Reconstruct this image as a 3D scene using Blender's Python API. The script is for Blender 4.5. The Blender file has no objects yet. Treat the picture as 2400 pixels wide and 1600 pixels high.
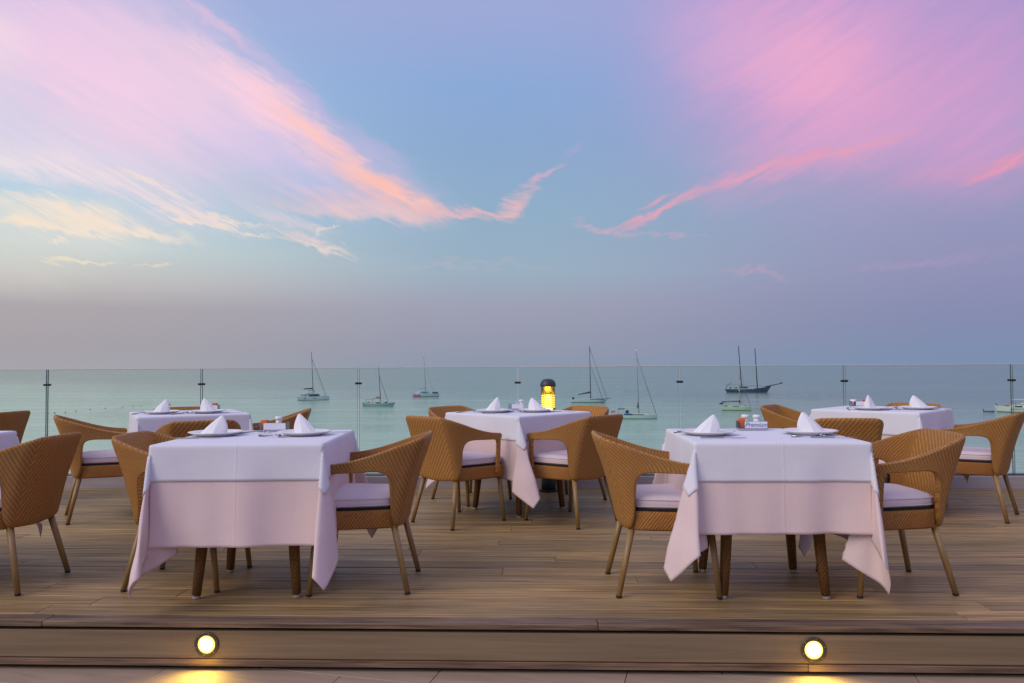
import bpy, bmesh, math, random
import numpy as np
from mathutils import Vector, Matrix

random.seed(7)
S = bpy.context.scene
COL = S.collection
R = math.radians

# ------------------------------------------------------------------ camera
EYE = 1.12                       # lens height above the deck boards
YAW, PITCH, ROLL = R(2.2), R(1.85), R(0.33)
F = Vector((-math.sin(YAW) * math.cos(PITCH), math.cos(YAW) * math.cos(PITCH), math.sin(PITCH)))
RT = Vector((math.cos(YAW), math.sin(YAW), 0))
UP = RT.cross(F)
RT2 = RT * math.cos(ROLL) - UP * math.sin(ROLL)
UP2 = UP * math.cos(ROLL) + RT * math.sin(ROLL)
cam_data = bpy.data.cameras.new('camera')
cam_data.sensor_width = 36
cam_data.lens = 27
cam_data.clip_start = 0.05
cam_data.clip_end = 90000
cam = bpy.data.objects.new('camera', cam_data)
M = Matrix((RT2, UP2, -F)).transposed().to_4x4()
M.translation = Vector((0.0, -0.012, EYE))
cam.matrix_world = M
COL.objects.link(cam)
S.camera = cam


def lin(c):
    return tuple((v / 255 / 12.92) if v / 255 <= 0.04045 else ((v / 255 + 0.055) / 1.055) ** 2.4 for v in c) + (1,)


# ------------------------------------------------------------------ world: dusk sky
world = bpy.data.worlds.new('World')
S.world = world
world.use_nodes = True
nt = world.node_tree
nt.nodes.clear()


class NB:
    """small node builder"""
    def __init__(self, tree):
        self.t = tree

    def node(self, typ, **kw):
        n = self.t.nodes.new(typ)
        for k, v in kw.items():
            setattr(n, k, v)
        return n

    def put(self, sock, v):
        if v is None:
            return
        if hasattr(v, 'is_output'):
            self.t.links.new(v, sock)
        else:
            sock.default_value = v

    def math(self, op, a, b=None, c=None, clamp=False):
        n = self.node('ShaderNodeMath', operation=op, use_clamp=clamp)
        self.put(n.inputs[0], a); self.put(n.inputs[1], b)
        if c is not None:
            self.put(n.inputs[2], c)
        return n.outputs[0]

    def vmath(self, op, a, b=None, scale=None):
        n = self.node('ShaderNodeVectorMath', operation=op)
        self.put(n.inputs[0], a); self.put(n.inputs[1], b)
        if scale is not None:
            self.put(n.inputs['Scale'], scale)
        return n.outputs['Value'] if op in ('LENGTH', 'DOT_PRODUCT') else n.outputs['Vector']

    def comb(self, x, y, z=0.0):
        n = self.node('ShaderNodeCombineXYZ')
        self.put(n.inputs[0], x); self.put(n.inputs[1], y); self.put(n.inputs[2], z)
        return n.outputs[0]

    def sep(self, v):
        n = self.node('ShaderNodeSeparateXYZ')
        self.put(n.inputs[0], v)
        return n.outputs

    def noise(self, vec, scale, detail=4, rough=0.5, dist=0.0, col=False):
        n = self.node('ShaderNodeTexNoise')
        self.put(n.inputs['Vector'], vec)
        n.inputs['Scale'].default_value = scale
        n.inputs['Detail'].default_value = detail
        n.inputs['Roughness'].default_value = rough
        n.inputs['Distortion'].default_value = dist
        return n.outputs['Color' if col else 'Fac']

    def maprange(self, v, a, b, c, d, typ='LINEAR'):
        n = self.node('ShaderNodeMapRange', interpolation_type=typ)
        self.put(n.inputs['Value'], v)
        n.inputs['From Min'].default_value = a; n.inputs['From Max'].default_value = b
        n.inputs['To Min'].default_value = c; n.inputs['To Max'].default_value = d
        return n.outputs['Result']

    def mix(self, f, a, b, blend='MIX'):
        n = self.node('ShaderNodeMix', data_type='RGBA', blend_type=blend)
        self.put(n.inputs[0], f); self.put(n.inputs[6], a); self.put(n.inputs[7], b)
        return n.outputs[2]

    def ramp(self, v, stops, interp='LINEAR'):
        n = self.node('ShaderNodeValToRGB')
        cr = n.color_ramp
        cr.interpolation = interp
        while len(cr.elements) > 1:
            cr.elements.remove(cr.elements[-1])
        cr.elements[0].position = stops[0][0]; cr.elements[0].color = stops[0][1]
        for p, c in stops[1:]:
            e = cr.elements.new(p); e.color = c
        self.put(n.inputs[0], v)
        return n.outputs[0]


def px_dir(x, y):
    """azimuth and elevation in degrees of a point of the sky, surveyed on the 2400 x 1600 photograph"""
    d = F + RT2 * ((x - 1200) / 1800) - UP2 * ((y - 800) / 1800)
    return math.degrees(math.atan2(d.x, d.y)), math.degrees(math.atan2(d.z, math.hypot(d.x, d.y)))


def build_sky():
    b = NB(nt)
    tc = b.node('ShaderNodeTexCoord')
    dirn = b.vmath('NORMALIZE', tc.outputs['Generated'])
    x, y, z = b.sep(dirn)
    az = b.math('MULTIPLY', b.math('ARCTAN2', x, y), 180 / math.pi)
    el = b.math('MULTIPLY', b.math('ARCSINE', z), 180 / math.pi)
    # clear sky: three columns of colour by elevation, blended left to right
    v = b.math('DIVIDE', el, 60.0, clamp=True)

    def col(stops):
        return b.ramp(v, [(e / 60, lin(c)) for e, c in stops], 'EASE' if False else 'LINEAR')
    left = col([(0, (164, 163, 170)), (1.5, (160, 158, 166)), (4, (166, 161, 168)), (6, (192, 190, 189)), (8, (196, 208, 208)),
                (11, (176, 206, 222)), (16, (166, 198, 226)), (22, (158, 182, 220)), (30, (150, 165, 208)), (60, (168, 182, 222))])
    mid = col([(0, (138, 150, 169)), (2, (146, 151, 172)), (4.5, (153, 157, 178)), (7, (150, 171, 190)), (11, (141, 171, 196)),
               (16, (136, 165, 203)), (20, (136, 166, 211)), (25, (154, 166, 212)), (32, (160, 165, 212)), (60, (168, 182, 222))])
    right = col([(0, (122, 142, 172)), (3, (130, 138, 174)), (7, (144, 144, 182)), (11, (146, 150, 188)), (15, (156, 154, 198)),
                 (20, (168, 148, 200)), (26, (165, 148, 205)), (34, (160, 150, 205)), (60, (168, 182, 222))])
    xl = b.maprange(x, -0.58, -0.05, 1, 0, 'SMOOTHSTEP')
    xr = b.maprange(x, -0.05, 0.52, 0, 1, 'SMOOTHSTEP')
    c = b.mix(xl, mid, left)
    c = b.mix(xr, c, right)
    # slow unevenness of the haze
    # streak field: fibres fall towards the middle of the view from both sides
    sq = b.math('SQRT', b.math('ADD', b.math('MULTIPLY', az, az), 30.0))
    s = b.math('SUBTRACT', el, b.math('MULTIPLY', sq, 0.5))
    fib = b.noise(b.comb(b.math('MULTIPLY', az, 0.07), b.math('MULTIPLY', s, 0.75)), 1.0, 7, 0.62, 0.7)
    fine = b.noise(b.comb(b.math('MULTIPLY', az, 0.22), b.math('MULTIPLY', s, 2.4)), 1.0, 5, 0.65, 1.0)
    fibre = b.maprange(b.math('ADD', b.math('MULTIPLY', fib, 0.68), b.math('MULTIPLY', fine, 0.32)), 0.34, 0.62, 0.0, 1.0, 'SMOOTHSTEP')
    soft = b.maprange(b.noise(b.comb(b.math('MULTIPLY', az, 0.05), b.math('MULTIPLY', s, 0.2)), 1.0, 3), 0.3, 0.7, 0.35, 1.0, 'SMOOTHSTEP')
    wn = b.noise(b.comb(b.math('MULTIPLY', az, 0.1), b.math('MULTIPLY', el, 0.28)), 1.0, 5, 0.6, 0.0, True)
    warp = b.vmath('SCALE', b.vmath('SUBTRACT', wn, (0.5, 0.5, 0.5)), scale=3.2)
    wn2 = b.noise(b.comb(b.math('MULTIPLY', az, 0.45), b.math('MULTIPLY', s, 1.3)), 1.0, 4, 0.6, 0.5, True)
    warp2 = b.vmath('SCALE', b.vmath('SUBTRACT', wn2, (0.5, 0.5, 0.5)), scale=1.7)
    p = b.vmath('MULTIPLY', b.vmath('ADD', b.vmath('ADD', b.comb(az, el), warp), warp2), (1, 1, 0))
    strand = b.maprange(b.noise(b.comb(b.math('MULTIPLY', az, 0.12), b.math('MULTIPLY', s, 1.9)), 1.0, 8, 0.7, 1.3), 0.32, 0.66, 0.42, 1.12)

    veil = b.maprange(b.noise(b.comb(b.math('MULTIPLY', az, 0.09), b.math('MULTIPLY', s, 0.55)), 1.0, 6, 0.55, 1.6), 0.3, 0.7, 0.62, 1.12)

    PINK, LILAC, SALMON, CREAM, MAG = (243, 205, 226), (214, 196, 232), (250, 192, 180), (236, 224, 208), (226, 160, 205)
    ROSE = (232, 160, 182)

    def seg(x0, y0, x1, y1, w, colr, k, mode='f', core=0.0):
        (a0, e0), (a1, e1) = px_dir(x0, y0), px_dir(x1, y1)
        n = b.node('ShaderNodeMapping', vector_type='TEXTURE')
        n.inputs['Location'].default_value = ((a0 + a1) / 2, (e0 + e1) / 2, 0)
        n.inputs['Rotation'].default_value = (0, 0, math.atan2(e1 - e0, a1 - a0))
        n.inputs['Scale'].default_value = (math.hypot(a1 - a0, e1 - e0) / 2 * 1.25, w / 31.4, 1)
        b.put(n.inputs['Vector'], p)
        r = b.vmath('LENGTH', n.outputs[0])
        m = b.maprange(r, core, 1.0, k, 0.0, 'SMOOTHSTEP')
        if mode == 'f':
            m = b.math('MULTIPLY', m, fibre)
        elif mode == 's':
            m = b.math('MULTIPLY', m, soft)
        elif mode == 'w':
            m = b.math('MULTIPLY', m, veil, clamp=True)
        else:
            m = b.math('MULTIPLY', m, strand, clamp=True)
        return b.mix(m, None, lin(colr)), m

    def add(*a, **k):
        nonlocal c
        out, m = seg(*a, **k)
        nd = out.node
        nt.links.new(c, nd.inputs[6])
        c = out
    # left massif, wide veils first
    add(-300, 40, 720, 330, 300, PINK, 0.85, 'w')
    add(-260, 60, 700, 330, 240, PINK, 0.6, 's')
    add(-200, -20, 520, 130, 190, (238, 200, 228), 0.8, 's')
    add(-300, 190, 60, 60, 160, (250, 222, 226), 0.8, 's')
    add(300, 180, 1040, 500, 135, LILAC, 0.65, 'w')
    add(250, 90, 760, 330, 110, (248, 208, 224), 0.8, 's')
    add(380, 90, 780, 340, 75, (252, 208, 222), 0.85, 'n')
    add(540, 170, 860, 420, 60, (252, 200, 206), 0.8, 'n')
    add(640, 230, 940, 470, 42, (250, 192, 194), 0.75, 'n')
    add(640, 240, 800, 370, 16, (255, 200, 178), 0.8, 'n')
    add(760, 340, 980, 480, 34, (253, 196, 180), 0.75, 'f')
    add(800, 400, 1050, 510, 54, (248, 190, 184), 0.7, 'n')
    add(820, 400, 1030, 500, 46, (250, 186, 172), 0.9, 'f')
    add(880, 430, 1040, 495, 24, (250, 195, 185), 0.7, 'n')
    add(820, 470, 1010, 510, 18, (240, 198, 195), 0.6, 'n')
    add(390, -30, 640, 150, 17, (236, 192, 214), 0.6, 'n')
    add(560, 90, 820, 320, 28, (206, 180, 222), 0.6, 'n')
    add(760, 260, 1010, 460, 46, (205, 178, 218), 0.6, 's')
    add(600, 400, 860, 470, 26, (215, 195, 220), 0.6, 'f')
    add(380, 340, 620, 380, 26, (205, 192, 226), 0.6, 'f')
    add(560, 430, 1000, 500, 40, (226, 190, 204), 0.75, 'f')
    add(640, 460, 1010, 520, 22, (240, 200, 196), 0.7, 'n')
    add(-260, 560, 300, 600, 105, (212, 211, 202), 0.42, 'w')
    add(-260, 470, 420, 560, 70, (222, 218, 214), 0.5, 'w')
    # cream wisps low on the left
    add(-200, 250, 480, 440, 80, (226, 214, 230), 0.55, 'n')
    add(-160, 300, 640, 540, 64, (234, 216, 222), 1.0, 'f')
    add(-200, 340, 300, 430, 50, (238, 222, 226), 0.8, 'f')
    add(-120, 440, 330, 560, 26, (243, 224, 205), 1.0, 'f')
    add(60, 470, 480, 560, 22, (243, 224, 205), 1.0, 'f')
    add(-150, 490, 300, 540, 14, (245, 224, 200), 0.8, 'n')
    add(280, 440, 600, 540, 18, (240, 216, 208), 1.0, 'f')
    add(540, 500, 840, 600, 18, (232, 206, 205), 1.0, 'f')
    add(500, 440, 820, 560, 34, (220, 205, 214), 0.7, 'f')
    for q in ((-20, 452, 330, 548, 8), (150, 500, 480, 562, 8), (-20, 505, 315, 550, 7), (330, 470, 570, 538, 8), (470, 500, 650, 556, 7),
              (630, 545, 835, 602, 8), (735, 556, 800, 516, 7), (250, 400, 480, 470, 10), (420, 480, 640, 520, 9), (100, 545, 160, 560, 6)):
        add(*q, (244, 222, 204), 0.75, 'n')
    add(60, 600, 300, 607, 9, (240, 222, 192), 0.9, 'n')
    add(310, 618, 440, 616, 6, (238, 216, 192), 0.7, 'n')
    add(700, 520, 820, 545, 14, (226, 204, 210), 0.6, 'f')
    add(820, 618, 1330, 632, 9, (178, 178, 190), 0.5, 'n')
    # middle wisp
    add(960, 480, 1110, 490, 14, (236, 182, 188), 0.8, 'n')
    add(1030, 475, 1200, 505, 15, (238, 180, 186), 0.8, 'n')
    add(1130, 505, 1260, 450, 22, (243, 184, 184), 0.85, 'n')
    add(1230, 460, 1330, 395, 12, (226, 172, 190), 0.75, 'n')
    add(1300, 400, 1370, 310, 12, (170, 166, 202), 0.5, 'n')
    # right field
    add(1480, 20, 2460, 200, 420, MAG, 0.6, 'w')
    add(1600, 50, 2200, 230, 230, (234, 166, 206), 0.7, 'w')
    add(1680, 90, 2120, 200, 120, (238, 170, 198), 0.5, 'w')
    add(1500, 60, 1900, 160, 120, (212, 170, 214), 0.6, 's')
    add(2000, 240, 2600, 300, 240, (214, 154, 204), 0.65, 'w')
    add(1660, 380, 2300, 210, 110, (222, 160, 202), 0.55, 'n')
    add(1560, 470, 2150, 290, 46, (212, 158, 192), 0.75, 'f')
    add(1420, 540, 1680, 425, 17, (234, 160, 180), 0.9, 'n')
    add(1640, 440, 1900, 360, 16, (228, 158, 182), 0.7, 'n')
    add(1860, 380, 2140, 290, 14, (226, 158, 184), 0.7, 'n')
    add(1620, 450, 1860, 360, 24, (220, 158, 186), 0.7, 'n')
    add(1700, 420, 2180, 280, 20, (222, 156, 186), 0.7, 'f')
    add(1340, 515, 1500, 550, 13, (205, 168, 190), 0.75, 'n')
    add(1440, 545, 1680, 548, 10, (190, 166, 190), 0.6, 'n')
    add(1600, 480, 1950, 440, 36, (176, 158, 196), 0.6, 'f')
    add(2240, 410, 2480, 340, 26, (234, 150, 176), 0.85, 'n')
    add(2060, 430, 2330, 360, 36, (204, 154, 192), 0.7, 'f')
    add(1660, 625, 1900, 640, 9, (182, 158, 184), 0.6, 'n')
    add(1900, 640, 2400, 600, 12, (166, 152, 188), 0.5, 'n')
    # unseen clouds added overhead and behind, coloured bluer for their fill light
    gen = b.noise(b.vmath('MULTIPLY', dirn, (1.2, 1.0, 3.0)), 1.6, 6, 0.6, 0.6)
    gm = b.maprange(gen, 0.42, 0.68, 0.0, 0.75, 'SMOOTHSTEP')
    high = b.maprange(el, 26.0, 40.0, 0.0, 1.0, 'SMOOTHSTEP')
    back = b.maprange(y, 0.45, 0.1, 0.0, 1.0, 'SMOOTHSTEP')
    lowc = b.maprange(el, 6.0, 14.0, 0.0, 1.0, 'SMOOTHSTEP')
    gz = b.math('MAXIMUM', high, b.math('MULTIPLY', back, lowc))
    c = b.mix(b.math('MULTIPLY', gm, gz), c, lin((214, 198, 226)))
    bg = b.node('ShaderNodeBackground')
    b.put(bg.inputs['Color'], c)
    bg.inputs['Strength'].default_value = 0.97
    sky = b.node('ShaderNodeTexSky', sky_type='NISHITA', sun_disc=False)
    sky.sun_elevation = R(-2.0)
    sky.sun_rotation = R(-75)
    bg2 = b.node('ShaderNodeBackground')
    b.put(bg2.inputs['Color'], sky.outputs[0])
    bg2.inputs['Strength'].default_value = 0.05
    ad = b.node('ShaderNodeAddShader')
    nt.links.new(bg.outputs[0], ad.inputs[0]); nt.links.new(bg2.outputs[0], ad.inputs[1])
    out = b.node('ShaderNodeOutputWorld')
    nt.links.new(ad.outputs[0], out.inputs[0])


build_sky()

# afterglow of the set sun, low on the left and a little behind the camera
sun = bpy.data.lights.new('sun', 'SUN')
sun.energy = 1.55
sun.angle = R(38)
sun.color = (1.0, 0.86, 0.72)
sun_o = bpy.data.objects.new('sun', sun)
sd = Vector((-0.72, -0.52, 0.62)).normalized()
sun_o.rotation_euler = sd.to_track_quat('Z', 'Y').to_euler()
COL.objects.link(sun_o)

S.view_settings.view_transform = 'Standard'
S.view_settings.look = 'None'
S.view_settings.exposure = 0.08
S.view_settings.gamma = 1.0
S.view_settings.use_curve_mapping = False
S.render.engine = 'CYCLES'
S.cycles.use_denoising = True
S.cycles.max_bounces = 8
S.cycles.transparent_max_bounces = 24
S.cycles.caustics_reflective = False
S.cycles.caustics_refractive = False
S.cycles.sample_clamp_indirect = 4


# ------------------------------------------------------------------ materials
def mat(name, fn=None, base=(0.5, 0.5, 0.5), rough=0.6, metal=0.0, emit=None, estr=0.0, spec=0.5):
    m = bpy.data.materials.new(name)
    m.use_nodes = True
    t = m.node_tree
    p = t.nodes['Principled BSDF']
    p.inputs['Base Color'].default_value = tuple(base) + (1,)
    p.inputs['Roughness'].default_value = rough
    p.inputs['Metallic'].default_value = metal
    p.inputs['Specular IOR Level'].default_value = spec
    if emit:
        p.inputs['Emission Color'].default_value = tuple(emit) + (1,)
        p.inputs['Emission Strength'].default_value = estr
    if fn:
        fn(NB(t), p)
    return m


def bump(b, p, h, strength=0.5, dist=0.01, normal=None):
    n = b.node('ShaderNodeBump')
    n.inputs['Strength'].default_value = strength
    n.inputs['Distance'].default_value = dist
    b.put(n.inputs['Height'], h)
    if normal:
        b.put(n.inputs['Normal'], normal)
    b.put(p.inputs['Normal'], n.outputs[0])
    return n.outputs[0]


def weave_mat(name, period, fine, k1, dark, light):
    """diagonal rattan weave in UV metres: ribs with strands crossing them"""
    def fn(b, p):
        uv = b.node('ShaderNodeUVMap').outputs[0]
        u, v, _ = b.sep(uv)
        wob = b.noise(uv, 9.0, 2)
        d1 = b.math('ADD', b.math('SUBTRACT', b.math('MULTIPLY', u, 0.80), b.math('MULTIPLY', v, 0.60)), b.math('MULTIPLY', wob, 0.004))
        d2 = b.math('ADD', b.math('ADD', b.math('MULTIPLY', u, 0.60), b.math('MULTIPLY', v, 0.80)), b.math('MULTIPLY', wob, 0.002))
        rib = b.math('SINE', b.math('MULTIPLY', d1, 2 * math.pi / period))
        st = b.math('SINE', b.math('ADD', b.math('MULTIPLY', d2, 2 * math.pi / fine), b.math('MULTIPLY', rib, 1.2)))
        st2 = b.math('SINE', b.math('MULTIPLY', d1, 2 * math.pi / fine))
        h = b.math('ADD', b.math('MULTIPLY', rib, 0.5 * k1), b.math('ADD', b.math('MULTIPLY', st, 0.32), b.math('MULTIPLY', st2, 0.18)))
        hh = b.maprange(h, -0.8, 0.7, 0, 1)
        big = b.noise(uv, 3.5, 3)
        sm = b.noise(uv, 60.0, 2)
        tone = b.mix(b.maprange(sm, 0.3, 0.7, 0, 1), light, tuple(c * 0.72 for c in light[:3]) + (1,))
        tone = b.mix(b.maprange(big, 0.35, 0.7, 0, 0.5), tone, (light[0] * 0.8, light[1] * 0.62, light[2] * 0.5, 1))
        oi = b.node('ShaderNodeObjectInfo')
        tint = b.mix(oi.outputs['Random'], (0.86, 0.83, 0.80, 1), (1.06, 1.06, 1.06, 1))
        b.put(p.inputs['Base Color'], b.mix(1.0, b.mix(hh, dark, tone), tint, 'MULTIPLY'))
        bump(b, p, h, 0.8, 0.0035)
    return mat(name, fn, rough=0.5, spec=0.35)


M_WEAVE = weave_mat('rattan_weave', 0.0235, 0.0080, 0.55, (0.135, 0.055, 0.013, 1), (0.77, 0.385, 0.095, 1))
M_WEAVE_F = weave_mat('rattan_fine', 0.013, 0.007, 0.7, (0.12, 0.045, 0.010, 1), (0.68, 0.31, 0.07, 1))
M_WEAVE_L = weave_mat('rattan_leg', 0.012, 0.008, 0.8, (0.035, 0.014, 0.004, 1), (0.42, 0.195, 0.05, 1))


def fn_leg(b, p):
    o = b.node('ShaderNodeTexCoord').outputs['Object']
    n = b.noise(b.vmath('MULTIPLY', o, (40, 40, 3)), 1.0, 4)
    b.put(p.inputs['Base Color'], b.mix(b.maprange(n, 0.3, 0.7, 0, 1), (0.34, 0.215, 0.085, 1), (0.26, 0.155, 0.055, 1)))


M_LEG = mat('painted_tube', fn_leg, rough=0.38)
M_CAP = mat('black_foot', base=(0.015, 0.015, 0.017), rough=0.5)
M_DARK = mat('dark_void', base=(0.012, 0.010, 0.009), rough=0.9)
M_SHINE = mat('clear_foot', base=(0.55, 0.52, 0.48), rough=0.15, metal=0.6)
M_STEEL = mat('steel', base=(0.42, 0.42, 0.45), rough=0.25, metal=1.0)


def cloth_fn(ca, cb, hem=True):
    def fn(b, p):
        tc = b.node('ShaderNodeTexCoord').outputs['UV']
        n = b.noise(tc, 2.2, 3)
        u, v, _ = b.sep(tc)
        w = b.math('ADD', b.math('SINE', b.math('MULTIPLY', u, 2 * math.pi / 0.0035)), b.math('SINE', b.math('MULTIPLY', v, 2 * math.pi / 0.0035)))
        slub = b.noise(b.vmath('MULTIPLY', tc, (6, 260, 1)), 1.0, 3)
        slub2 = b.noise(b.vmath('MULTIPLY', tc, (260, 6, 1)), 1.0, 3)
        sl = b.math('ADD', slub, slub2)
        c = b.mix(b.maprange(n, 0.3, 0.7, 0, 1), ca, cb)
        c = b.mix(b.maprange(sl, 0.8, 1.2, 0.0, 0.10), c, tuple(x * 0.75 for x in ca[:3]) + (1,))
        b.put(p.inputs['Base Color'], c)
        crs = b.noise(tc, 7.0, 4, 0.55)
        h = b.math('ADD', b.math('MULTIPLY', w, 0.03), b.math('ADD', b.math('MULTIPLY', crs, 1.3), b.math('MULTIPLY', sl, 0.12)))
        wr = b.noise(b.vmath('MULTIPLY', tc, (14, 14, 1)), 1.0, 3, 0.5, 1.4)
        h = b.math('ADD', h, b.math('MULTIPLY', b.math('ABSOLUTE', b.math('SUBTRACT', wr, 0.5)), -0.6))
        for ax_, c_ in ((u, 0.0), (v, 0.0)):   # creases left by the iron
            d_ = b.math('ABSOLUTE', b.math('SUBTRACT', ax_, c_))
            h = b.math('ADD', h, b.maprange(d_, 0.0, 0.008, 0.4, 0.0, 'SMOOTHSTEP'))
        bump(b, p, h, 0.5, 0.004)
        p.inputs['Sheen Weight'].default_value = 0.15
    return fn


M_PINK = mat('pink_linen', cloth_fn((0.76, 0.60, 0.595, 1), (0.72, 0.575, 0.59, 1)), rough=0.85, spec=0.2)
M_WHITE = mat('white_linen', cloth_fn((0.755, 0.75, 0.83, 1), (0.73, 0.725, 0.81, 1)), rough=0.8, spec=0.2)
M_NAP = mat('napkin_linen', cloth_fn((0.82, 0.82, 0.86, 1), (0.80, 0.80, 0.85, 1)), rough=0.75, spec=0.2)
M_CUSH = mat('cushion_canvas', cloth_fn((0.72, 0.60, 0.64, 1), (0.68, 0.57, 0.62, 1)), rough=0.9, spec=0.15)
M_CHINA = mat('porcelain', base=(0.80, 0.80, 0.80), rough=0.12)
M_CHINA_B = mat('porcelain_foot', base=(0.62, 0.58, 0.42), rough=0.3)
M_ORANGE = mat('orange_paper', base=(0.80, 0.16, 0.03), rough=0.5)
M_BLUETXT = mat('blue_print', base=(0.07, 0.10, 0.28), rough=0.5)
M_GREYBLUE = mat('caddy_base', base=(0.36, 0.38, 0.50), rough=0.4)
M_CARD = mat('pale_card', base=(0.74, 0.75, 0.84), rough=0.5)


def wood_fn(light, dark, gx=1.6, gy=95.0, bd=0.0015):
    def fn(b, p):
        o = b.node('ShaderNodeTexCoord').outputs['Object']
        oi = b.node('ShaderNodeObjectInfo')
        rnd = oi.outputs['Random']
        off = b.comb(b.math('MULTIPLY', rnd, 91.0), b.math('MULTIPLY', rnd, 37.0), 0.0)
        q = b.vmath('ADD', o, off)
        g1 = b.noise(b.vmath('MULTIPLY', q, (gx, gy, gy)), 1.0, 6, 0.65, 0.6)
        g2 = b.noise(b.vmath('MULTIPLY', q, (gx * 0.6, gy * 0.25, gy * 0.25)), 1.0, 3, 0.5, 1.2)
        blo = b.noise(b.vmath('MULTIPLY', q, (1.3, 5, 5)), 1.0, 4)
        f = b.math('ADD', b.math('MULTIPLY', g1, 0.65), b.math('MULTIPLY', g2, 0.35))
        c = b.mix(b.maprange(f, 0.38, 0.60, 0, 1), dark, light)
        c = b.mix(b.maprange(blo, 0.5, 0.75, 0, 0.45), c, (dark[0] * 1.25, dark[1] * 1.3, dark[2] * 1.5, 1))
        tint = b.mix(rnd, (0.76, 0.75, 0.76, 1), (1.14, 1.08, 1.02, 1))
        b.put(p.inputs['Base Color'], b.mix(1.0, c, tint, 'MULTIPLY'))
        b.put(p.inputs['Roughness'], b.maprange(g1, 0.3, 0.7, 0.62, 0.45))
        bump(b, p, f, 0.6, bd)
    return fn


M_DECK = mat('deck_wood', wood_fn((0.49, 0.335, 0.148, 1), (0.14, 0.094, 0.042, 1)), rough=0.55, spec=0.35)
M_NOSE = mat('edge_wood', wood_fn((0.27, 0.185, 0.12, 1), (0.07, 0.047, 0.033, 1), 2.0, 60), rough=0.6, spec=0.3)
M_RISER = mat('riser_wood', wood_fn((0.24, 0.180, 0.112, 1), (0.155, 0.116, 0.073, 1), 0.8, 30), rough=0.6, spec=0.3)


def fn_tile(b, p):
    o = b.node('ShaderNodeTexCoord').outputs['Object']
    oi = b.node('ShaderNodeObjectInfo').outputs['Random']
    q = b.vmath('ADD', o, b.comb(b.math('MULTIPLY', oi, 50.0), oi, 0.0))
    n = b.noise(b.vmath('MULTIPLY', q, (1, 6, 1)), 3.0, 6, 0.6, 0.8)
    n2 = b.noise(q, 90.0, 3)
    c = b.mix(b.maprange(n, 0.3, 0.7, 0, 1), (0.40, 0.30, 0.225, 1), (0.29, 0.215, 0.16, 1))
    c = b.mix(b.math('MULTIPLY', n2, 0.3), c, (0.46, 0.36, 0.29, 1))
    b.put(p.inputs['Base Color'], c)
    bump(b, p, b.math('ADD', n, n2), 0.3, 0.002)


M_TILE = mat('stone_tile', fn_tile, rough=0.5)


def fn_kerb(b, p):
    o = b.node('ShaderNodeTexCoord').outputs['Object']
    n = b.noise(b.vmath('MULTIPLY', o, (0.5, 1, 6)), 4.0, 5, 0.6)
    b.put(p.inputs['Base Color'], b.mix(b.maprange(n, 0.3, 0.75, 0, 1), (0.40, 0.36, 0.37, 1), (0.30, 0.27, 0.28, 1)))


M_KERB = mat('painted_kerb', fn_kerb, rough=0.55)
M_CONC = mat('concrete', base=(0.28, 0.26, 0.24), rough=0.85)


def glass_mat(name, tint, edge=False):
    m = bpy.data.materials.new(name)
    m.use_nodes = True
    t = m.node_tree
    t.nodes.clear()
    b = NB(t)
    tr = b.node('ShaderNodeBsdfTransparent'); tr.inputs['Color'].default_value = tint
    gl = b.node('ShaderNodeBsdfGlossy'); gl.inputs['Roughness'].default_value = 0.01
    fr = b.node('ShaderNodeFresnel'); fr.inputs['IOR'].default_value = 1.45
    mx = b.node('ShaderNodeMixShader')
    o = b.node('ShaderNodeTexCoord').outputs['Object']
    smear = b.maprange(b.noise(b.vmath('MULTIPLY', o, (3.0, 1, 1.0)), 1.5, 4), 0.45, 0.8, 0.0, 0.05)
    b.put(mx.inputs[0], b.math('MULTIPLY', fr.outputs[0], 0.8))
    t.links.new(tr.outputs[0], mx.inputs[1]); t.links.new(gl.outputs[0], mx.inputs[2])
    df = b.node('ShaderNodeBsdfDiffuse'); df.inputs['Color'].default_value = (0.7, 0.75, 0.75, 1)
    mx2 = b.node('ShaderNodeMixShader')
    b.put(mx2.inputs[0], smear)
    t.links.new(mx.outputs[0], mx2.inputs[1]); t.links.new(df.outputs[0], mx2.inputs[2])
    out = b.node('ShaderNodeOutputMaterial')
    t.links.new(mx2.outputs[0], out.inputs[0])
    return m


M_GLASS = glass_mat('guard_glass', (0.90, 0.955, 0.935, 1))
M_GEDGE = mat('glass_edge', base=(0.16, 0.28, 0.27), rough=0.15)
M_GTOP = mat('glass_top_edge', base=(0.60, 0.56, 0.56), rough=0.3)
M_CLEAR = glass_mat('clear_acrylic', (0.90, 0.91, 0.95, 1))
M_CLIP = mat('bronze_clip', base=(0.06, 0.045, 0.035), rough=0.35, metal=0.8)


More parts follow.
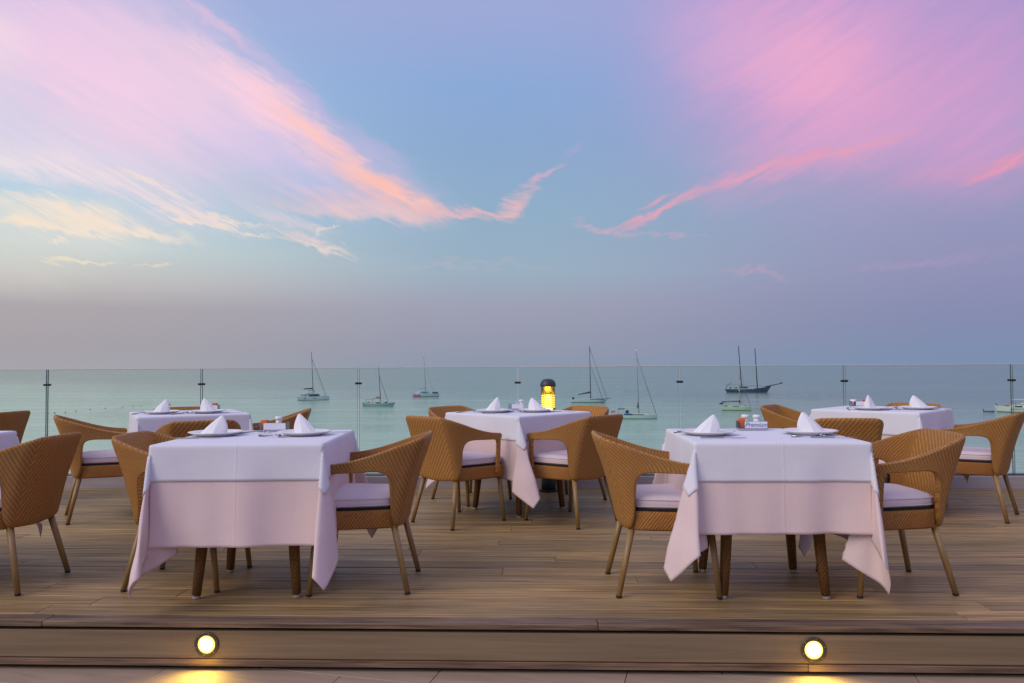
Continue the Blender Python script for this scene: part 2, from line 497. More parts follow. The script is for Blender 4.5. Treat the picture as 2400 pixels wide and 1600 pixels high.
def fn_sea(b, p):
    o = b.node('ShaderNodeTexCoord').outputs['Object']
    x, y, _ = b.sep(o)
    big = b.noise(b.vmath('MULTIPLY', o, (0.0016, 0.006, 1)), 1.0, 4, 0.55)
    shoal = b.maprange(b.math('ADD', y, b.math('MULTIPLY', x, 0.9)), 60.0, 460.0, 1.0, 0.0, 'SMOOTHSTEP')
    deep = b.mix(b.maprange(big, 0.35, 0.65, 0, 1), (0.19, 0.29, 0.25, 1), (0.25, 0.36, 0.295, 1))
    shal = b.mix(b.maprange(big, 0.35, 0.65, 0, 1), (0.47, 0.69, 0.50, 1), (0.55, 0.77, 0.57, 1))
    b.put(p.inputs['Base Color'], b.mix(shoal, deep, shal))
    w1 = b.noise(b.vmath('MULTIPLY', o, (0.35, 0.9, 1)), 1.0, 6, 0.6, 0.5)
    w2 = b.noise(b.vmath('MULTIPLY', o, (0.03, 0.16, 1)), 1.0, 4, 0.55, 0.4)
    w3 = b.noise(b.vmath('MULTIPLY', o, (0.006, 0.05, 1)), 1.0, 3, 0.5)
    b.put(p.inputs['Roughness'], b.maprange(w3, 0.35, 0.65, 0.06, 0.20))
    h = b.math('ADD', b.math('MULTIPLY', w1, 0.26), b.math('MULTIPLY', w2, 0.46))
    bump(b, p, h, 0.55, 1.0)


M_SEA = mat('sea_water', fn_sea, rough=0.14)
M_SEA.node_tree.nodes['Principled BSDF'].inputs['IOR'].default_value = 1.33

M_HULLW = mat('white_gelcoat', base=(0.46, 0.58, 0.58), rough=0.35)
M_HULLC = mat('cream_gelcoat', base=(0.62, 0.66, 0.58), rough=0.35)
M_HULLG = mat('grey_green_gelcoat', base=(0.22, 0.34, 0.33), rough=0.35)
M_HULLB = mat('navy_paint', base=(0.016, 0.038, 0.11), rough=0.35)
M_HULLP = mat('pink_stripe', base=(0.50, 0.14, 0.26), rough=0.4)
M_BOOT = mat('dark_antifoul', base=(0.02, 0.035, 0.04), rough=0.5)
M_WINDOW = mat('tinted_window', base=(0.025, 0.035, 0.045), rough=0.1)
M_MAST = mat('grey_mast', base=(0.085, 0.095, 0.11), rough=0.4)
M_MASTD = mat('brown_mast', base=(0.07, 0.040, 0.035), rough=0.5)
M_MASTL = mat('pale_mast', base=(0.26, 0.29, 0.29), rough=0.4)
M_WIRE = mat('rigging_wire', base=(0.07, 0.09, 0.10), rough=0.5)
M_WIREL = mat('pale_wire', base=(0.26, 0.31, 0.33), rough=0.5)
M_SAILC = mat('dark_sail_cover', base=(0.018, 0.030, 0.042), rough=0.8)
M_BLUEC = mat('blue_canvas', base=(0.02, 0.11, 0.22), rough=0.8)
M_REDC = mat('red_canvas', base=(0.50, 0.10, 0.05), rough=0.8)
M_FLAG = mat('pink_flag', base=(0.65, 0.12, 0.20), rough=0.7)
M_BUOYD = mat('dark_float', base=(0.04, 0.05, 0.05), rough=0.5)
M_BUOYR = mat('red_float', base=(0.45, 0.05, 0.03), rough=0.5)
M_PLAINW = mat('plain_white', base=(0.85, 0.85, 0.85), rough=0.4)


# ------------------------------------------------------------------ mesh helpers
def link(name, me, m=None, parent=None, smooth=False, loc=None):
    if m is not None:
        for mm in (m if isinstance(m, (list, tuple)) else [m]):
            me.materials.append(mm)
    if smooth:
        for p in me.polygons:
            p.use_smooth = True
    me.update()
    o = bpy.data.objects.new(name, me)
    COL.objects.link(o)
    if parent is not None:
        o.parent = parent
    if loc is not None:
        o.location = loc
    return o


def obj(name, bm, m=None, parent=None, smooth=False, loc=None):
    me = bpy.data.meshes.new(name)
    bm.to_mesh(me)
    bm.free()
    return link(name, me, m, parent, smooth, loc)


def empty(name, loc=(0, 0, 0), rz=0.0):
    o = bpy.data.objects.new(name, None)
    o.empty_display_size = 0.1
    o.location = loc
    o.rotation_euler = (0, 0, rz)
    COL.objects.link(o)
    return o


def tag(o, label=None, cat=None, group=None, kind=None):
    if label: o['label'] = label
    if cat: o['category'] = cat
    if group: o['group'] = group
    if kind: o['kind'] = kind
    return o


def children(o):
    return [c for c in COL.objects if c.parent == o]


def copy_tree(o, parent=None, table=None):
    c = o.copy()
    COL.objects.link(c)
    if parent is not None:
        c.parent = parent
    for ch in table.get(o.name, []):
        copy_tree(ch, c, table)
    return c


def child_table():
    t = {}
    for o in COL.objects:
        if o.parent:
            t.setdefault(o.parent.name, []).append(o)
    return t


def box(bm, x0, x1, y0, y1, z0, z1, bev=0.0, mi=0):
    vs = [bm.verts.new((x, y, z)) for z in (z0, z1) for y in (y0, y1) for x in (x0, x1)]
    fs = [bm.faces.new([vs[i] for i in f]) for f in ((0, 2, 3, 1), (4, 5, 7, 6), (0, 1, 5, 4), (1, 3, 7, 5), (3, 2, 6, 7), (2, 0, 4, 6))]
    for f in fs:
        f.material_index = mi
    if bev > 0:
        es = list({e for f in fs for e in f.edges})
        bmesh.ops.bevel(bm, geom=es, offset=bev, segments=1, affect='EDGES', profile=0.5)
    return fs


def tube(bm, pts, rads, n=10, cap=True, square=0.0, uvscale=True):
    """swept tube along points; square>0 makes a rounded-square section"""
    uvl = bm.loops.layers.uv.verify()
    rings = []
    L = [0.0]
    for i in range(1, len(pts)):
        L.append(L[-1] + (Vector(pts[i]) - Vector(pts[i - 1])).length)
    for i, p in enumerate(pts):
        p = Vector(p)
        d = Vector(pts[min(i + 1, len(pts) - 1)]) - Vector(pts[max(i - 1, 0)])
        d.normalize()
        ref = Vector((0, 1, 0)) if abs(d.y) < 0.9 else Vector((1, 0, 0))
        a = ref.cross(d).normalized()
        c = d.cross(a)
        ring = []
        for k in range(n):
            t = 2 * math.pi * k / n
            r = rads[i]
            if square:
                ca, sa = abs(math.cos(t)), abs(math.sin(t))
                r = r / ((ca ** (2 + square * 6) + sa ** (2 + square * 6)) ** (1 / (2 + square * 6)))
            ring.append(bm.verts.new(p + a * math.cos(t) * r + c * math.sin(t) * r))
        rings.append(ring)
    for i in range(len(rings) - 1):
        for k in range(n):
            f = bm.faces.new((rings[i][k], rings[i][(k + 1) % n], rings[i + 1][(k + 1) % n], rings[i + 1][k]))
            rr = rads[i] * 2 * math.pi / n
            for lp, (uu, vv) in zip(f.loops, ((k * rr, L[i]), ((k + 1) * rr, L[i]), ((k + 1) * rr, L[i + 1]), (k * rr, L[i + 1]))):
                lp[uvl].uv = (uu, vv)
    if cap:
        bm.faces.new(rings[0][::-1])
        bm.faces.new(rings[-1])
    return rings


def lathe(bm, prof, n=24, cap0=True, cap1=True, mi=0):
    rings = []
    for r, z in prof:
        if r < 1e-6:
            rings.append([bm.verts.new((0, 0, z))])
        else:
            rings.append([bm.verts.new((r * math.cos(2 * math.pi * k / n), r * math.sin(2 * math.pi * k / n), z)) for k in range(n)])
    for a, c in zip(rings, rings[1:]):
        for k in range(n):
            k2 = (k + 1) % n
            if len(a) == 1 and len(c) == 1:
                continue
            if len(a) == 1:
                f = bm.faces.new((a[0], c[k2], c[k]))
            elif len(c) == 1:
                f = bm.faces.new((a[k], a[k2], c[0]))
            else:
                f = bm.faces.new((a[k], a[k2], c[k2], c[k]))
            f.material_index = mi
    if cap0 and len(rings[0]) > 1:
        bm.faces.new(rings[0][::-1]).material_index = mi
    if cap1 and len(rings[-1]) > 1:
        bm.faces.new(rings[-1]).material_index = mi


def shift(bm, v, start=0):
    bm.verts.ensure_lookup_table()
    for w in bm.verts[start:] if start else bm.verts:
        w.co += Vector(v)


def bake(o):
    """apply an object's modifiers into its mesh, once, before it is copied"""
    dg = bpy.context.evaluated_depsgraph_get()
    dg.update()
    me = bpy.data.meshes.new_from_object(o.evaluated_get(dg))
    o.modifiers.clear()
    o.data = me
    return o


def G(X, D):
    """deck point from the survey: X metres right of the line of sight, D metres along it"""
    return X * math.cos(YAW) - D * math.sin(YAW), X * math.sin(YAW) + D * math.cos(YAW)


# ------------------------------------------------------------------ sea and ground
SEA_Z = EYE - 13.6
bm = bmesh.new()
ys = [-60, 9, 40, 90, 150, 250, 400, 800, 2000, 6000, 20000, 60000]
xs = [-60000, -15000, -3000, -800, -250, 0, 250, 800, 3000, 15000, 60000]
g = [[bm.verts.new((x, y, 0)) for x in xs] for y in ys]
for i in range(len(ys) - 1):
    for j in range(len(xs) - 1):
        bm.faces.new((g[i][j], g[i][j + 1], g[i + 1][j + 1], g[i + 1][j]))
sea = obj('sea', bm, M_SEA, loc=(0, 0, SEA_Z))
tag(sea, 'calm turquoise green sea reaching the hazy horizon', kind='structure')

Y0, Y1 = 3.362, 7.10              # deck from its front edge to the foot of the glass guard
bm = bmesh.new()
box(bm, -9.5, 9.5, -9, 7.3, SEA_Z - 1, -0.27)
obj('terrace_base', bm, M_CONC).__setitem__('kind', 'structure')
bm = bmesh.new()
box(bm, -9.4, 9.4, Y0 + 0.05, Y1, -0.25, -0.034)
deck = obj('deck', bm, M_DARK)
tag(deck, 'brown timber deck of boards laid parallel to the glass guard', kind='structure')
PW, PG, PL = 0.1400, 0.0065, 4.2


def plank_mesh(L, w):
    bm = bmesh.new()
    box(bm, -L / 2, L / 2, -w / 2, w / 2, -0.028, 0.0, bev=0.003)
    me = bpy.data.meshes.new('plank')
    bm.to_mesh(me); bm.free()
    me.materials.append(M_DECK)
    return me


pm = plank_mesh(PL - 0.0015, PW - PG)
rows = int((Y1 - Y0 - 0.045) / PW)
y = Y1 - PW / 2
k = 0
while y > Y0 + 0.04 + PW / 2 - 0.02:
    off = random.uniform(0, PL)
    x = -8.6 - off
    while x < 8.8:
        o = bpy.data.objects.new('plank', pm)
        COL.objects.link(o)
        o.parent = deck
        o.location = (x + PL / 2, y + random.uniform(-0.0008, 0.0008), random.uniform(-0.0012, 0.0008))
        o.rotation_euler = (random.uniform(-0.004, 0.004), 0, random.uniform(-0.0003, 0.0003))
        x += PL
    y -= PW
    k += 1
yl = y + PW / 2          # front edge left for the nosing
# front step: nosing boards, riser, foot board, dark gaps
step = empty('step', (0, 0, 0))
tag(step, kind='structure')
bm = bmesh.new(); box(bm, -9.4, 9.4, Y0 + 0.045, Y0 + 0.06, -0.24, -0.03); obj('step_core', bm, M_DARK, step)
for i, (xa, xb) in enumerate(((-9.4, -6.4), (-6.398, -2.23), (-2.227, 0.235), (0.238, 3.4), (3.403, 9.4))):
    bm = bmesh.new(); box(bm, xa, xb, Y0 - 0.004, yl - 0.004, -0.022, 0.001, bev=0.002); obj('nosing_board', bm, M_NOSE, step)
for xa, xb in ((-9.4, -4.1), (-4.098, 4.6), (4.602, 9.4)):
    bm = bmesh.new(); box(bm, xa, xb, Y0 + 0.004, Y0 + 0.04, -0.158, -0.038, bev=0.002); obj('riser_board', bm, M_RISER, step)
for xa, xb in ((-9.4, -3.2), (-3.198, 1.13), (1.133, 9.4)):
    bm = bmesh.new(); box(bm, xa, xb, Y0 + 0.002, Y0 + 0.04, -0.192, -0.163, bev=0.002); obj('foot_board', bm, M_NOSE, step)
M_RED = mat('red_brown_strip', base=(0.09, 0.022, 0.012), rough=0.5)
bm = bmesh.new(); box(bm, -9.4, 9.4, Y0 + 0.006, Y0 + 0.044, -0.1625, -0.1585); obj('strip', bm, M_RED, step)

# tiled ground in front
TZ = -0.212
bm = bmesh.new(); box(bm, -9.4, 9.4, -8.9, Y0 + 0.9, -0.262, TZ - 0.006)
paving = obj('paving', bm, M_DARK)
tag(paving, 'beige stone paving in front of the step', kind='structure')
bm = bmesh.new(); box(bm, -0.3985, 0.3985, -0.1985, 0.1985, -0.02, 0.0, bev=0.0015)
tme = bpy.data.meshes.new('tile'); bm.to_mesh(tme); bm.free(); tme.materials.append(M_TILE)
ca, sa = math.cos(R(-12)), math.sin(R(-12))
for i in range(-7, 8):
    for j in range(-6, 16):
        u0, v0 = i * 0.8 + (0.4 if j % 2 else 0.0) + 0.05, j * 0.4 + 0.07
        x, y = u0 * ca - v0 * sa, u0 * sa + v0 * ca
        if y < 1.4 or y > Y0 + 0.35 or abs(x) > 5:
            continue
        # a tile that would run under the step is cut against it by the step itself
        o = bpy.data.objects.new('tile', tme); COL.objects.link(o); o.parent = paving
        o.location = (x, y, TZ - 0.0012 * random.random()); o.rotation_euler = (0, 0, R(-12))

# ------------------------------------------------------------------ glass guard
kerb = empty('kerb')
tag(kerb, kind='structure')
for xa, xb in ((-12, -6.253), (-6.25, -1.99), (-1.987, 2.80), (2.803, 7.2), (7.203, 12)):
    bm = bmesh.new(); box(bm, xa, xb, Y1 + 0.002, Y1 + 0.24, -0.30, 0.108, bev=0.004); obj('kerb_stone', bm, M_KERB, kerb)
PITCH_G = 1.508
GX0 = -0.2246
guard = empty('glass_guard', (0, 0, 0))
tag(guard, 'waist high guard of clear glass panels with small bronze clips along the deck edge', 'glass railing')
YG = 7.20
TOP = 1.1165
bm = bmesh.new(); box(bm, -10.8, 10.8, YG - 0.03, YG + 0.03, 0.108, 0.116); obj('base_channel', bm, M_CLIP, guard)
for i in range(-7, 8):
    xa = GX0 + i * PITCH_G + 0.008
    xb = GX0 + (i + 1) * PITCH_G - 0.008
    bm = bmesh.new()
    fs = box(bm, xa, xb, YG - 0.009, YG + 0.009, 0.112, TOP)
    for f in fs:
        n = f.normal
        f.normal_update()
        if abs(f.normal.y) < 0.5:
            f.material_index = 2 if f.normal.z > 0.5 else 1
    pn = obj('glass_panel', bm, [M_GLASS, M_GEDGE, M_GTOP], guard)
    bm = bmesh.new(); box(bm, xa, xb, YG - 0.0105, YG + 0.0105, TOP - 0.001, TOP + 0.0055, bev=0.002); obj('top_edge', bm, M_GTOP, pn)
cb = bmesh.new()
box(cb, -0.028, 0.028, -0.020, -0.0095, -0.0095, 0.0095, bev=0.002)
box(cb, -0.028, 0.028, 0.0095, 0.020, -0.0095, 0.0095, bev=0.002)
box(cb, -0.007, 0.007, -0.0095, 0.0095, -0.008, 0.008)
cme = bpy.data.meshes.new('clip'); cb.to_mesh(cme); cb.free(); cme.materials.append(M_CLIP)
for i in range(-6, 8):
    o = bpy.data.objects.new('clip', cme); COL.objects.link(o); o.parent = guard
    o.location = (GX0 + i * PITCH_G, YG, TOP - 0.145)


# ------------------------------------------------------------------ chair
def make_chair():
    root = empty('armchair')
    # --- woven shell: columns from the left arm round the back to the right arm
    def topz(y):  # top edge of the wing by depth
        pts = [(-0.325, 0.777), (-0.27, 0.760), (-0.18, 0.727), (-0.09, 0.695), (0.0, 0.668), (0.08, 0.652), (0.17, 0.645)]
        return float(np.interp(y, [p[0] for p in pts], [p[1] for p in pts]))
    side = []     # (bottom, top) from crease to the front, right side
    side.append(((0.178, -0.185, 0.325), (0.190, -0.318)))
    side.append(((0.196, -0.176, 0.325), (0.211, -0.296)))
    side.append(((0.207, -0.160, 0.352), (0.221, -0.272)))
    side.append(((0.215, -0.155, 0.425), (0.231, -0.246)))
    side.append(((0.224, -0.157, 0.500), (0.241, -0.218)))
    side.append(((0.233, -0.157, 0.560), (0.249, -0.187)))
    side.append(((0.242, -0.138, 0.595), (0.256, -0.150)))
    side.append(((0.252, -0.098, 0.606), (0.262, -0.102)))
    side.append(((0.262, -0.050, 0.606), (0.268, -0.050)))
    side.append(((0.271, 0.020, 0.603), (0.275, 0.020)))
    side.append(((0.277, 0.090, 0.602), (0.280, 0.090)))
    side.append(((0.279, 0.128, 0.602), (0.282, 0.128)))
    side.append(((0.280, 0.168, 0.602), (0.282, 0.168)))
    NR = 9
    cols, ucoord = [], []
    def column(b0, t0, bow=0.0):
        b0, t0 = Vector(b0), Vector(t0)
        c = []
        for r in range(NR):
            f = r / (NR - 1)
            p = b0.lerp(t0, f)
            p.y += bow * math.sin(math.pi * f)   # hollow the leaning back
            c.append(p)
        return c
    for sgn in (-1,):
        for (bx, by, bz), (tx, ty) in reversed(side):
            cols.append(column((-bx, by, bz), (-tx, ty, topz(ty)), 0.012))
    NBK = 7
    for t in (-0.93, -0.62, -0.31, 0.0, 0.31, 0.62, 0.93):
        bul = 0.013 * (1 - t * t)
        cols.append(column((0.178 * t, -0.186 - bul, 0.325 - 0.012 * (1 - t * t)), (0.190 * t, -0.319 - bul, 0.779 + 0.002 * (1 - t * t)), 0.014))
    for (bx, by, bz), (tx, ty) in side:
        cols.append(column((bx, by, bz), (tx, ty, topz(ty)), 0.012))
    bm = bmesh.new()
    uvl = bm.loops.layers.uv.verify()
    V = [[bm.verts.new(p) for p in c] for c in cols]
    nc = len(cols)
    us = [0.0]
    for i in range(1, nc):
        us.append(us[-1] + (cols[i][NR // 2 + 2] - cols[i - 1][NR // 2 + 2]).length)
    mid = us[nc // 2]
    ns = len(side)
    def uvof(i, r, wing):
        u = us[i] - mid
        v = cols[i][r].z
        if wing:
            u, v = -u * 1.5, v * 1.5
        return (u, v)
    for i in range(nc - 1):
        wing = i < ns - 1 or i >= nc - ns
        for r in range(NR - 1):
            f = bm.faces.new((V[i][r], V[i + 1][r], V[i + 1][r + 1], V[i][r + 1]))
            for lp, (ii, rr) in zip(f.loops, ((i, r), (i + 1, r), (i + 1, r + 1), (i, r + 1))):
                lp[uvl].uv = uvof(ii, rr, wing)
    # front posts below the arm ends
    for (i0, i1) in ((0, 1), (nc - 2, nc - 1)):
        sg = -1 if i0 == 0 else 1
        pa, pb = V[i0][0], V[i1][0]
        for kz, z in enumerate((0.54, 0.47, 0.40, 0.34)):
            f = (0.602 - z) / 0.27
            na = bm.verts.new((sg * (0.280 - 0.022 * f), (cols[i0][0].y + 0.006 * f), z))
            nb = bm.verts.new((sg * (0.280 - 0.022 * f), (cols[i1][0].y + 0.006 * f), z))
            fc = bm.faces.new((na, nb, pb, pa))
            zs = (pa.co.z, pb.co.z)
            for lp in fc.loops:
                lp[uvl].uv = (lp.vert.co.y, lp.vert.co.z * 1.0)
            pa, pb = na, nb
    bmesh.ops.recalc_face_normals(bm, faces=bm.faces)
    shell = obj('shell', bm, M_WEAVE, root, smooth=True)
    md = shell.modifiers.new('s', 'SOLIDIFY'); md.thickness = 0.030; md.offset = 0.0; md.use_even_offset = False
    md = shell.modifiers.new('b', 'SUBSURF'); md.levels = 2
    bake(shell)
    for p in shell.data.polygons: p.use_smooth = True
    # --- seat frame (woven apron)
    bm = bmesh.new()
    uvl = bm.loops.layers.uv.verify()
    outline = [(-0.17, -0.180), (0.0, -0.192), (0.17, -0.180), (0.205, -0.150), (0.225, -0.06), (0.243, 0.05), (0.258, 0.16), (0.262, 0.20),
               (0.243, 0.232), (0.12, 0.245), (0.0, 0.248), (-0.12, 0.245), (-0.243, 0.232), (-0.262, 0.20), (-0.258, 0.16), (-0.243, 0.05), (-0.225, -0.06), (-0.205, -0.150)]
    L = [0]
    for a, c in zip(outline, outline[1:] + outline[:1]):
        L.append(L[-1] + math.dist(a, c))
    levels = [(0.90, 0.327), (0.985, 0.322), (1.0, 0.332), (1.0, 0.398), (0.985, 0.412), (0.90, 0.414)]
    rr = [[bm.verts.new((x * s, y * s + (0.006 if False else 0), z)) for x, y in outline] for s, z in levels]
    n = len(outline)
    for a in range(len(levels) - 1):
        for k in range(n):
            f = bm.faces.new((rr[a][k], rr[a][(k + 1) % n], rr[a + 1][(k + 1) % n], rr[a + 1][k]))
            for lp, (uu, vv) in zip(f.loops, ((L[k], levels[a][1]), (L[k + 1], levels[a][1]), (L[k + 1], levels[a + 1][1]), (L[k], levels[a + 1][1]))):
                lp[uvl].uv = (uu, vv)
    f = bm.faces.new(rr[0][::-1]); f2 = bm.faces.new(rr[-1])
    for fc in (f, f2):
        for lp in fc.loops: lp[uvl].uv = (lp.vert.co.x, lp.vert.co.y)
    obj('seat_frame', bm, M_WEAVE_F, root, smooth=True)
    # --- dark plate added under the cushion, standing for the shade in the gap
    bm = bmesh.new()
    vs = [[bm.verts.new((x * 0.955, y * 0.955, z)) for x, y in outline] for z in (0.4145, 0.424)]
    for k in range(n):
        bm.faces.new((vs[0][k], vs[0][(k + 1) % n], vs[1][(k + 1) % n], vs[1][k]))
    bm.faces.new(vs[0][::-1]); bm.faces.new(vs[1])
    obj('seat_gap_shade', bm, M_DARK, root)
    # --- cushion
    bm = bmesh.new()
    uvl = bm.loops.layers.uv.verify()
    lv = [(0.93, 0.424), (0.985, 0.430), (1.0, 0.445), (1.0, 0.459), (0.985, 0.472), (0.93, 0.482), (0.75, 0.488), (0.45, 0.4905), (0.15, 0.491)]
    cy = 0.035
    cr = [[bm.verts.new((x * s * 0.945, (y - cy) * s * 0.95 + cy, z)) for x, y in outline] for s, z in lv]
    for a in range(len(lv) - 1):
        for k in range(n):
            f = bm.faces.new((cr[a][k], cr[a][(k + 1) % n], cr[a + 1][(k + 1) % n], cr[a + 1][k]))
    bm.faces.new(cr[0][::-1]); bm.faces.new(cr[-1])
    for f in bm.faces:
        for lp in f.loops: lp[uvl].uv = (lp.vert.co.x + lp.vert.co.z, lp.vert.co.y)
    cu = obj('cushion', bm, M_CUSH, root, smooth=True)
    # seams of the cushion, two thin pipings
    bm = bmesh.new()
    for z in (0.436, 0.468):
        pts = [(x * 0.945 * 1.0, (y - cy) * 0.95 * 1.0 + cy, z) for x, y in outline]
        pts.append(pts[0])
        tube(bm, pts, [0.0028] * len(pts), 5, cap=False)
    obj('piping', bm, M_CUSH, cu, smooth=True)
    # --- legs
    for sx in (-1, 1):
        for fr in (0, 1):
            if fr:
                a, c = Vector((sx * 0.228, 0.205, 0.335)), Vector((sx * 0.240, 0.240, 0.010))
            else:
                a, c = Vector((sx * 0.168, -0.165, 0.340)), Vector((sx * 0.214, -0.240, 0.010))
            bm = bmesh.new()
            tube(bm, [a, c], [0.0175, 0.0135], 12)
            lg = obj('leg', bm, M_LEG, root, smooth=False)
            for p in lg.data.polygons:
                p.use_smooth = len(p.vertices) == 4
            bm = bmesh.new()
            lathe(bm, [(0.0125, 0.0), (0.0142, 0.002), (0.0142, 0.011), (0.0125, 0.013)], 12)
            shift(bm, (c.x, c.y, 0.0))
            obj('foot_cap', bm, M_CAP, lg)
    return root


# ------------------------------------------------------------------ tables and cloths
TT = 0.402      # half table top
TZT = 0.755     # table top height


def make_table():
    root = empty('dining_table')
    bm = bmesh.new(); box(bm, -TT + 0.004, TT - 0.004, -TT + 0.004, TT - 0.004, TZT - 0.028, TZT, bev=0.004); obj('tabletop', bm, M_LEG, root)
    bm = bmesh.new(); box(bm, -0.25, 0.25, -0.25, 0.25, TZT - 0.10, TZT - 0.0285, bev=0.004)
    uvl = bm.loops.layers.uv.verify()
    for f in bm.faces:
        for lp in f.loops: lp[uvl].uv = (lp.vert.co.x + lp.vert.co.y, lp.vert.co.z)
    obj('apron', bm, M_WEAVE_L, root)
    for sx in (-1, 1):
        for sy in (-1, 1):
            pts = [(sx * 0.205, sy * 0.205, TZT - 0.05), (sx * 0.212, sy * 0.212, 0.45), (sx * 0.228, sy * 0.228, 0.2), (sx * 0.243, sy * 0.243, 0.016)]
            bm = bmesh.new(); tube(bm, pts, [0.032, 0.0275, 0.0235, 0.0195], 12, square=0.3)
            lg = obj('leg', bm, M_WEAVE_L, root, smooth=True)
            bm = bmesh.new(); lathe(bm, [(0.016, 0.0), (0.019, 0.002), (0.019, 0.014), (0.017, 0.016)], 14)
            shift(bm, (sx * 0.243, sy * 0.243, 0.0))
            obj('foot_cap', bm, M_SHINE, lg, smooth=False)
    return root


LEAN = 0.045
LOOPS = {   # paths of the hanging direction round a corner, in the plane outwards-x / outwards-y (radians, rescaled)
    'wedge': [(LEAN, 0), (0.18, 0.10), (0.40, 0.30), (0.52, 0.47), (0.50, 0.52), (0.32, 0.38), (0.10, 0.17), (0, LEAN)],
    'pleats': [(LEAN, 0), (0.18, 0.02), (0.34, 0.05), (0.38, 0.10), (0.30, 0.13), (0.17, 0.12), (0.12, 0.17), (0.12, 0.30), (0.09, 0.38), (0.05, 0.34), (0.02, 0.18), (0, LEAN)],
    'pleatx': [(LEAN, 0), (0.20, -0.02), (0.42, -0.06), (0.52, -0.02), (0.46, 0.07), (0.26, 0.09), (0.14, 0.13), (0.12, 0.22), (0.10, 0.30), (0.05, 0.26), (0.01, 0.14), (0, LEAN)],
    'pleaty': [(LEAN, 0), (0.14, 0.01), (0.26, 0.05), (0.30, 0.10), (0.22, 0.12), (0.13, 0.14), (0.09, 0.26), (0.07, 0.46), (-0.02, 0.52), (-0.06, 0.42), (-0.02, 0.20), (0, LEAN)],
    'foldy': [(LEAN, 0), (0.15, 0.08), (0.20, 0.20), (0.12, 0.31), (-0.06, 0.33), (-0.24, 0.28), (-0.36, 0.20), (-0.34, 0.15), (-0.18, 0.19), (0.0, 0.22), (0.06, 0.16), (0, LEAN)],
    'foldx': [(LEAN, 0), (0.16, 0.06), (0.22, 0.0), (0.19, -0.18), (0.15, -0.34), (0.20, -0.36), (0.28, -0.24), (0.33, -0.06), (0.31, 0.12), (0.20, 0.20), (0.08, 0.15), (0, LEAN)],
    'slim': [(LEAN, 0), (-0.08, -0.035), (-0.21, -0.08), (-0.10, -0.01), (0.0, 0.015), (0.03, 0.05), (0.04, 0.12), (0.035, 0.19), (0.01, 0.25), (-0.04, 0.28), (-0.01, 0.12), (-0.01, -0.04), (-0.07, -0.13), (-0.035, -0.05), (0, LEAN)],
    'panel': [(LEAN, 0), (-0.06, -0.035), (-0.13, -0.06), (-0.05, -0.01), (0.10, 0.01), (0.26, 0.02), (0.22, 0.09), (0.15, 0.15), (0.09, 0.22), (0.02, 0.26), (0.01, 0.10), (-0.01, -0.05), (-0.06, -0.13), (-0.035, -0.06), (0, LEAN)],
    'panelx': [(LEAN, 0), (-0.05, -0.03), (-0.11, -0.05), (-0.04, -0.01), (0.14, -0.01), (0.35, 0.0), (0.30, 0.07), (0.20, 0.12), (0.12, 0.17), (0.05, 0.19), (0.02, 0.08), (-0.01, -0.05), (-0.05, -0.12), (-0.03, -0.06), (0, LEAN)],
    'panely': [(LEAN, 0), (-0.06, -0.03), (-0.12, -0.05), (-0.05, -0.01), (0.06, 0.01), (0.15, 0.03), (0.15, 0.10), (0.12, 0.19), (0.08, 0.27), (0.0, 0.33), (-0.01, 0.14), (-0.01, -0.04), (-0.05, -0.11), (-0.03, -0.05), (0, LEAN)],
    'tuck': [(LEAN, 0), (0.16, 0.02), (0.27, 0.05), (0.18, 0.06), (0.05, 0.03), (-0.06, -0.09), (-0.17, -0.17), (-0.09, -0.06), (0.03, 0.05), (0.06, 0.18), (0.05, 0.27), (0.02, 0.16), (0, LEAN)],
    'hangy': [(LEAN, 0), (0.17, 0.05), (0.26, 0.14), (0.22, 0.28), (0.08, 0.36), (-0.10, 0.34), (-0.20, 0.26), (-0.12, 0.21), (0.02, 0.24), (0.10, 0.20), (0.07, 0.12), (0, LEAN)],
}


def catmull(pts, n=24):
    P = [np.array(p, float) for p in pts]
    P = [2 * P[0] - P[1]] + P + [2 * P[-1] - P[-2]]
    out = []
    for i in range(1, len(P) - 2):
        for k in range(n):
            t = k / n
            out.append(0.5 * ((2 * P[i]) + (-P[i - 1] + P[i + 1]) * t + (2 * P[i - 1] - 5 * P[i] + 4 * P[i + 1] - P[i + 2]) * t * t + (-P[i - 1] + 3 * P[i] - 3 * P[i + 1] + P[i + 2]) * t ** 3))
    out.append(P[-2])
    return np.array(out)


def loop_dirs(name, rs):
    base = catmull(LOOPS[name])
    base = base * 1.0
    lo, hi = 0.2, 3.0
    for _ in range(30):
        k = (lo + hi) / 2
        q = base.copy() * k
        w = np.linspace(0, 1, len(q))[:, None]
        q += (base[0] - q[0]) * (1 - w) + (base[-1] - q[-1]) * w
        rho = np.hypot(q[:, 0], q[:, 1]); ph = np.arctan2(q[:, 1], q[:, 0])
        d = np.stack([np.sin(rho) * np.cos(ph), np.sin(rho) * np.sin(ph), -np.cos(rho)], 1)
        seg = np.r_[0, np.cumsum(np.linalg.norm(np.diff(d, axis=0), axis=1))]
        if seg[-1] > math.pi / 2: hi = k
        else: lo = k
    return seg / seg[-1], d


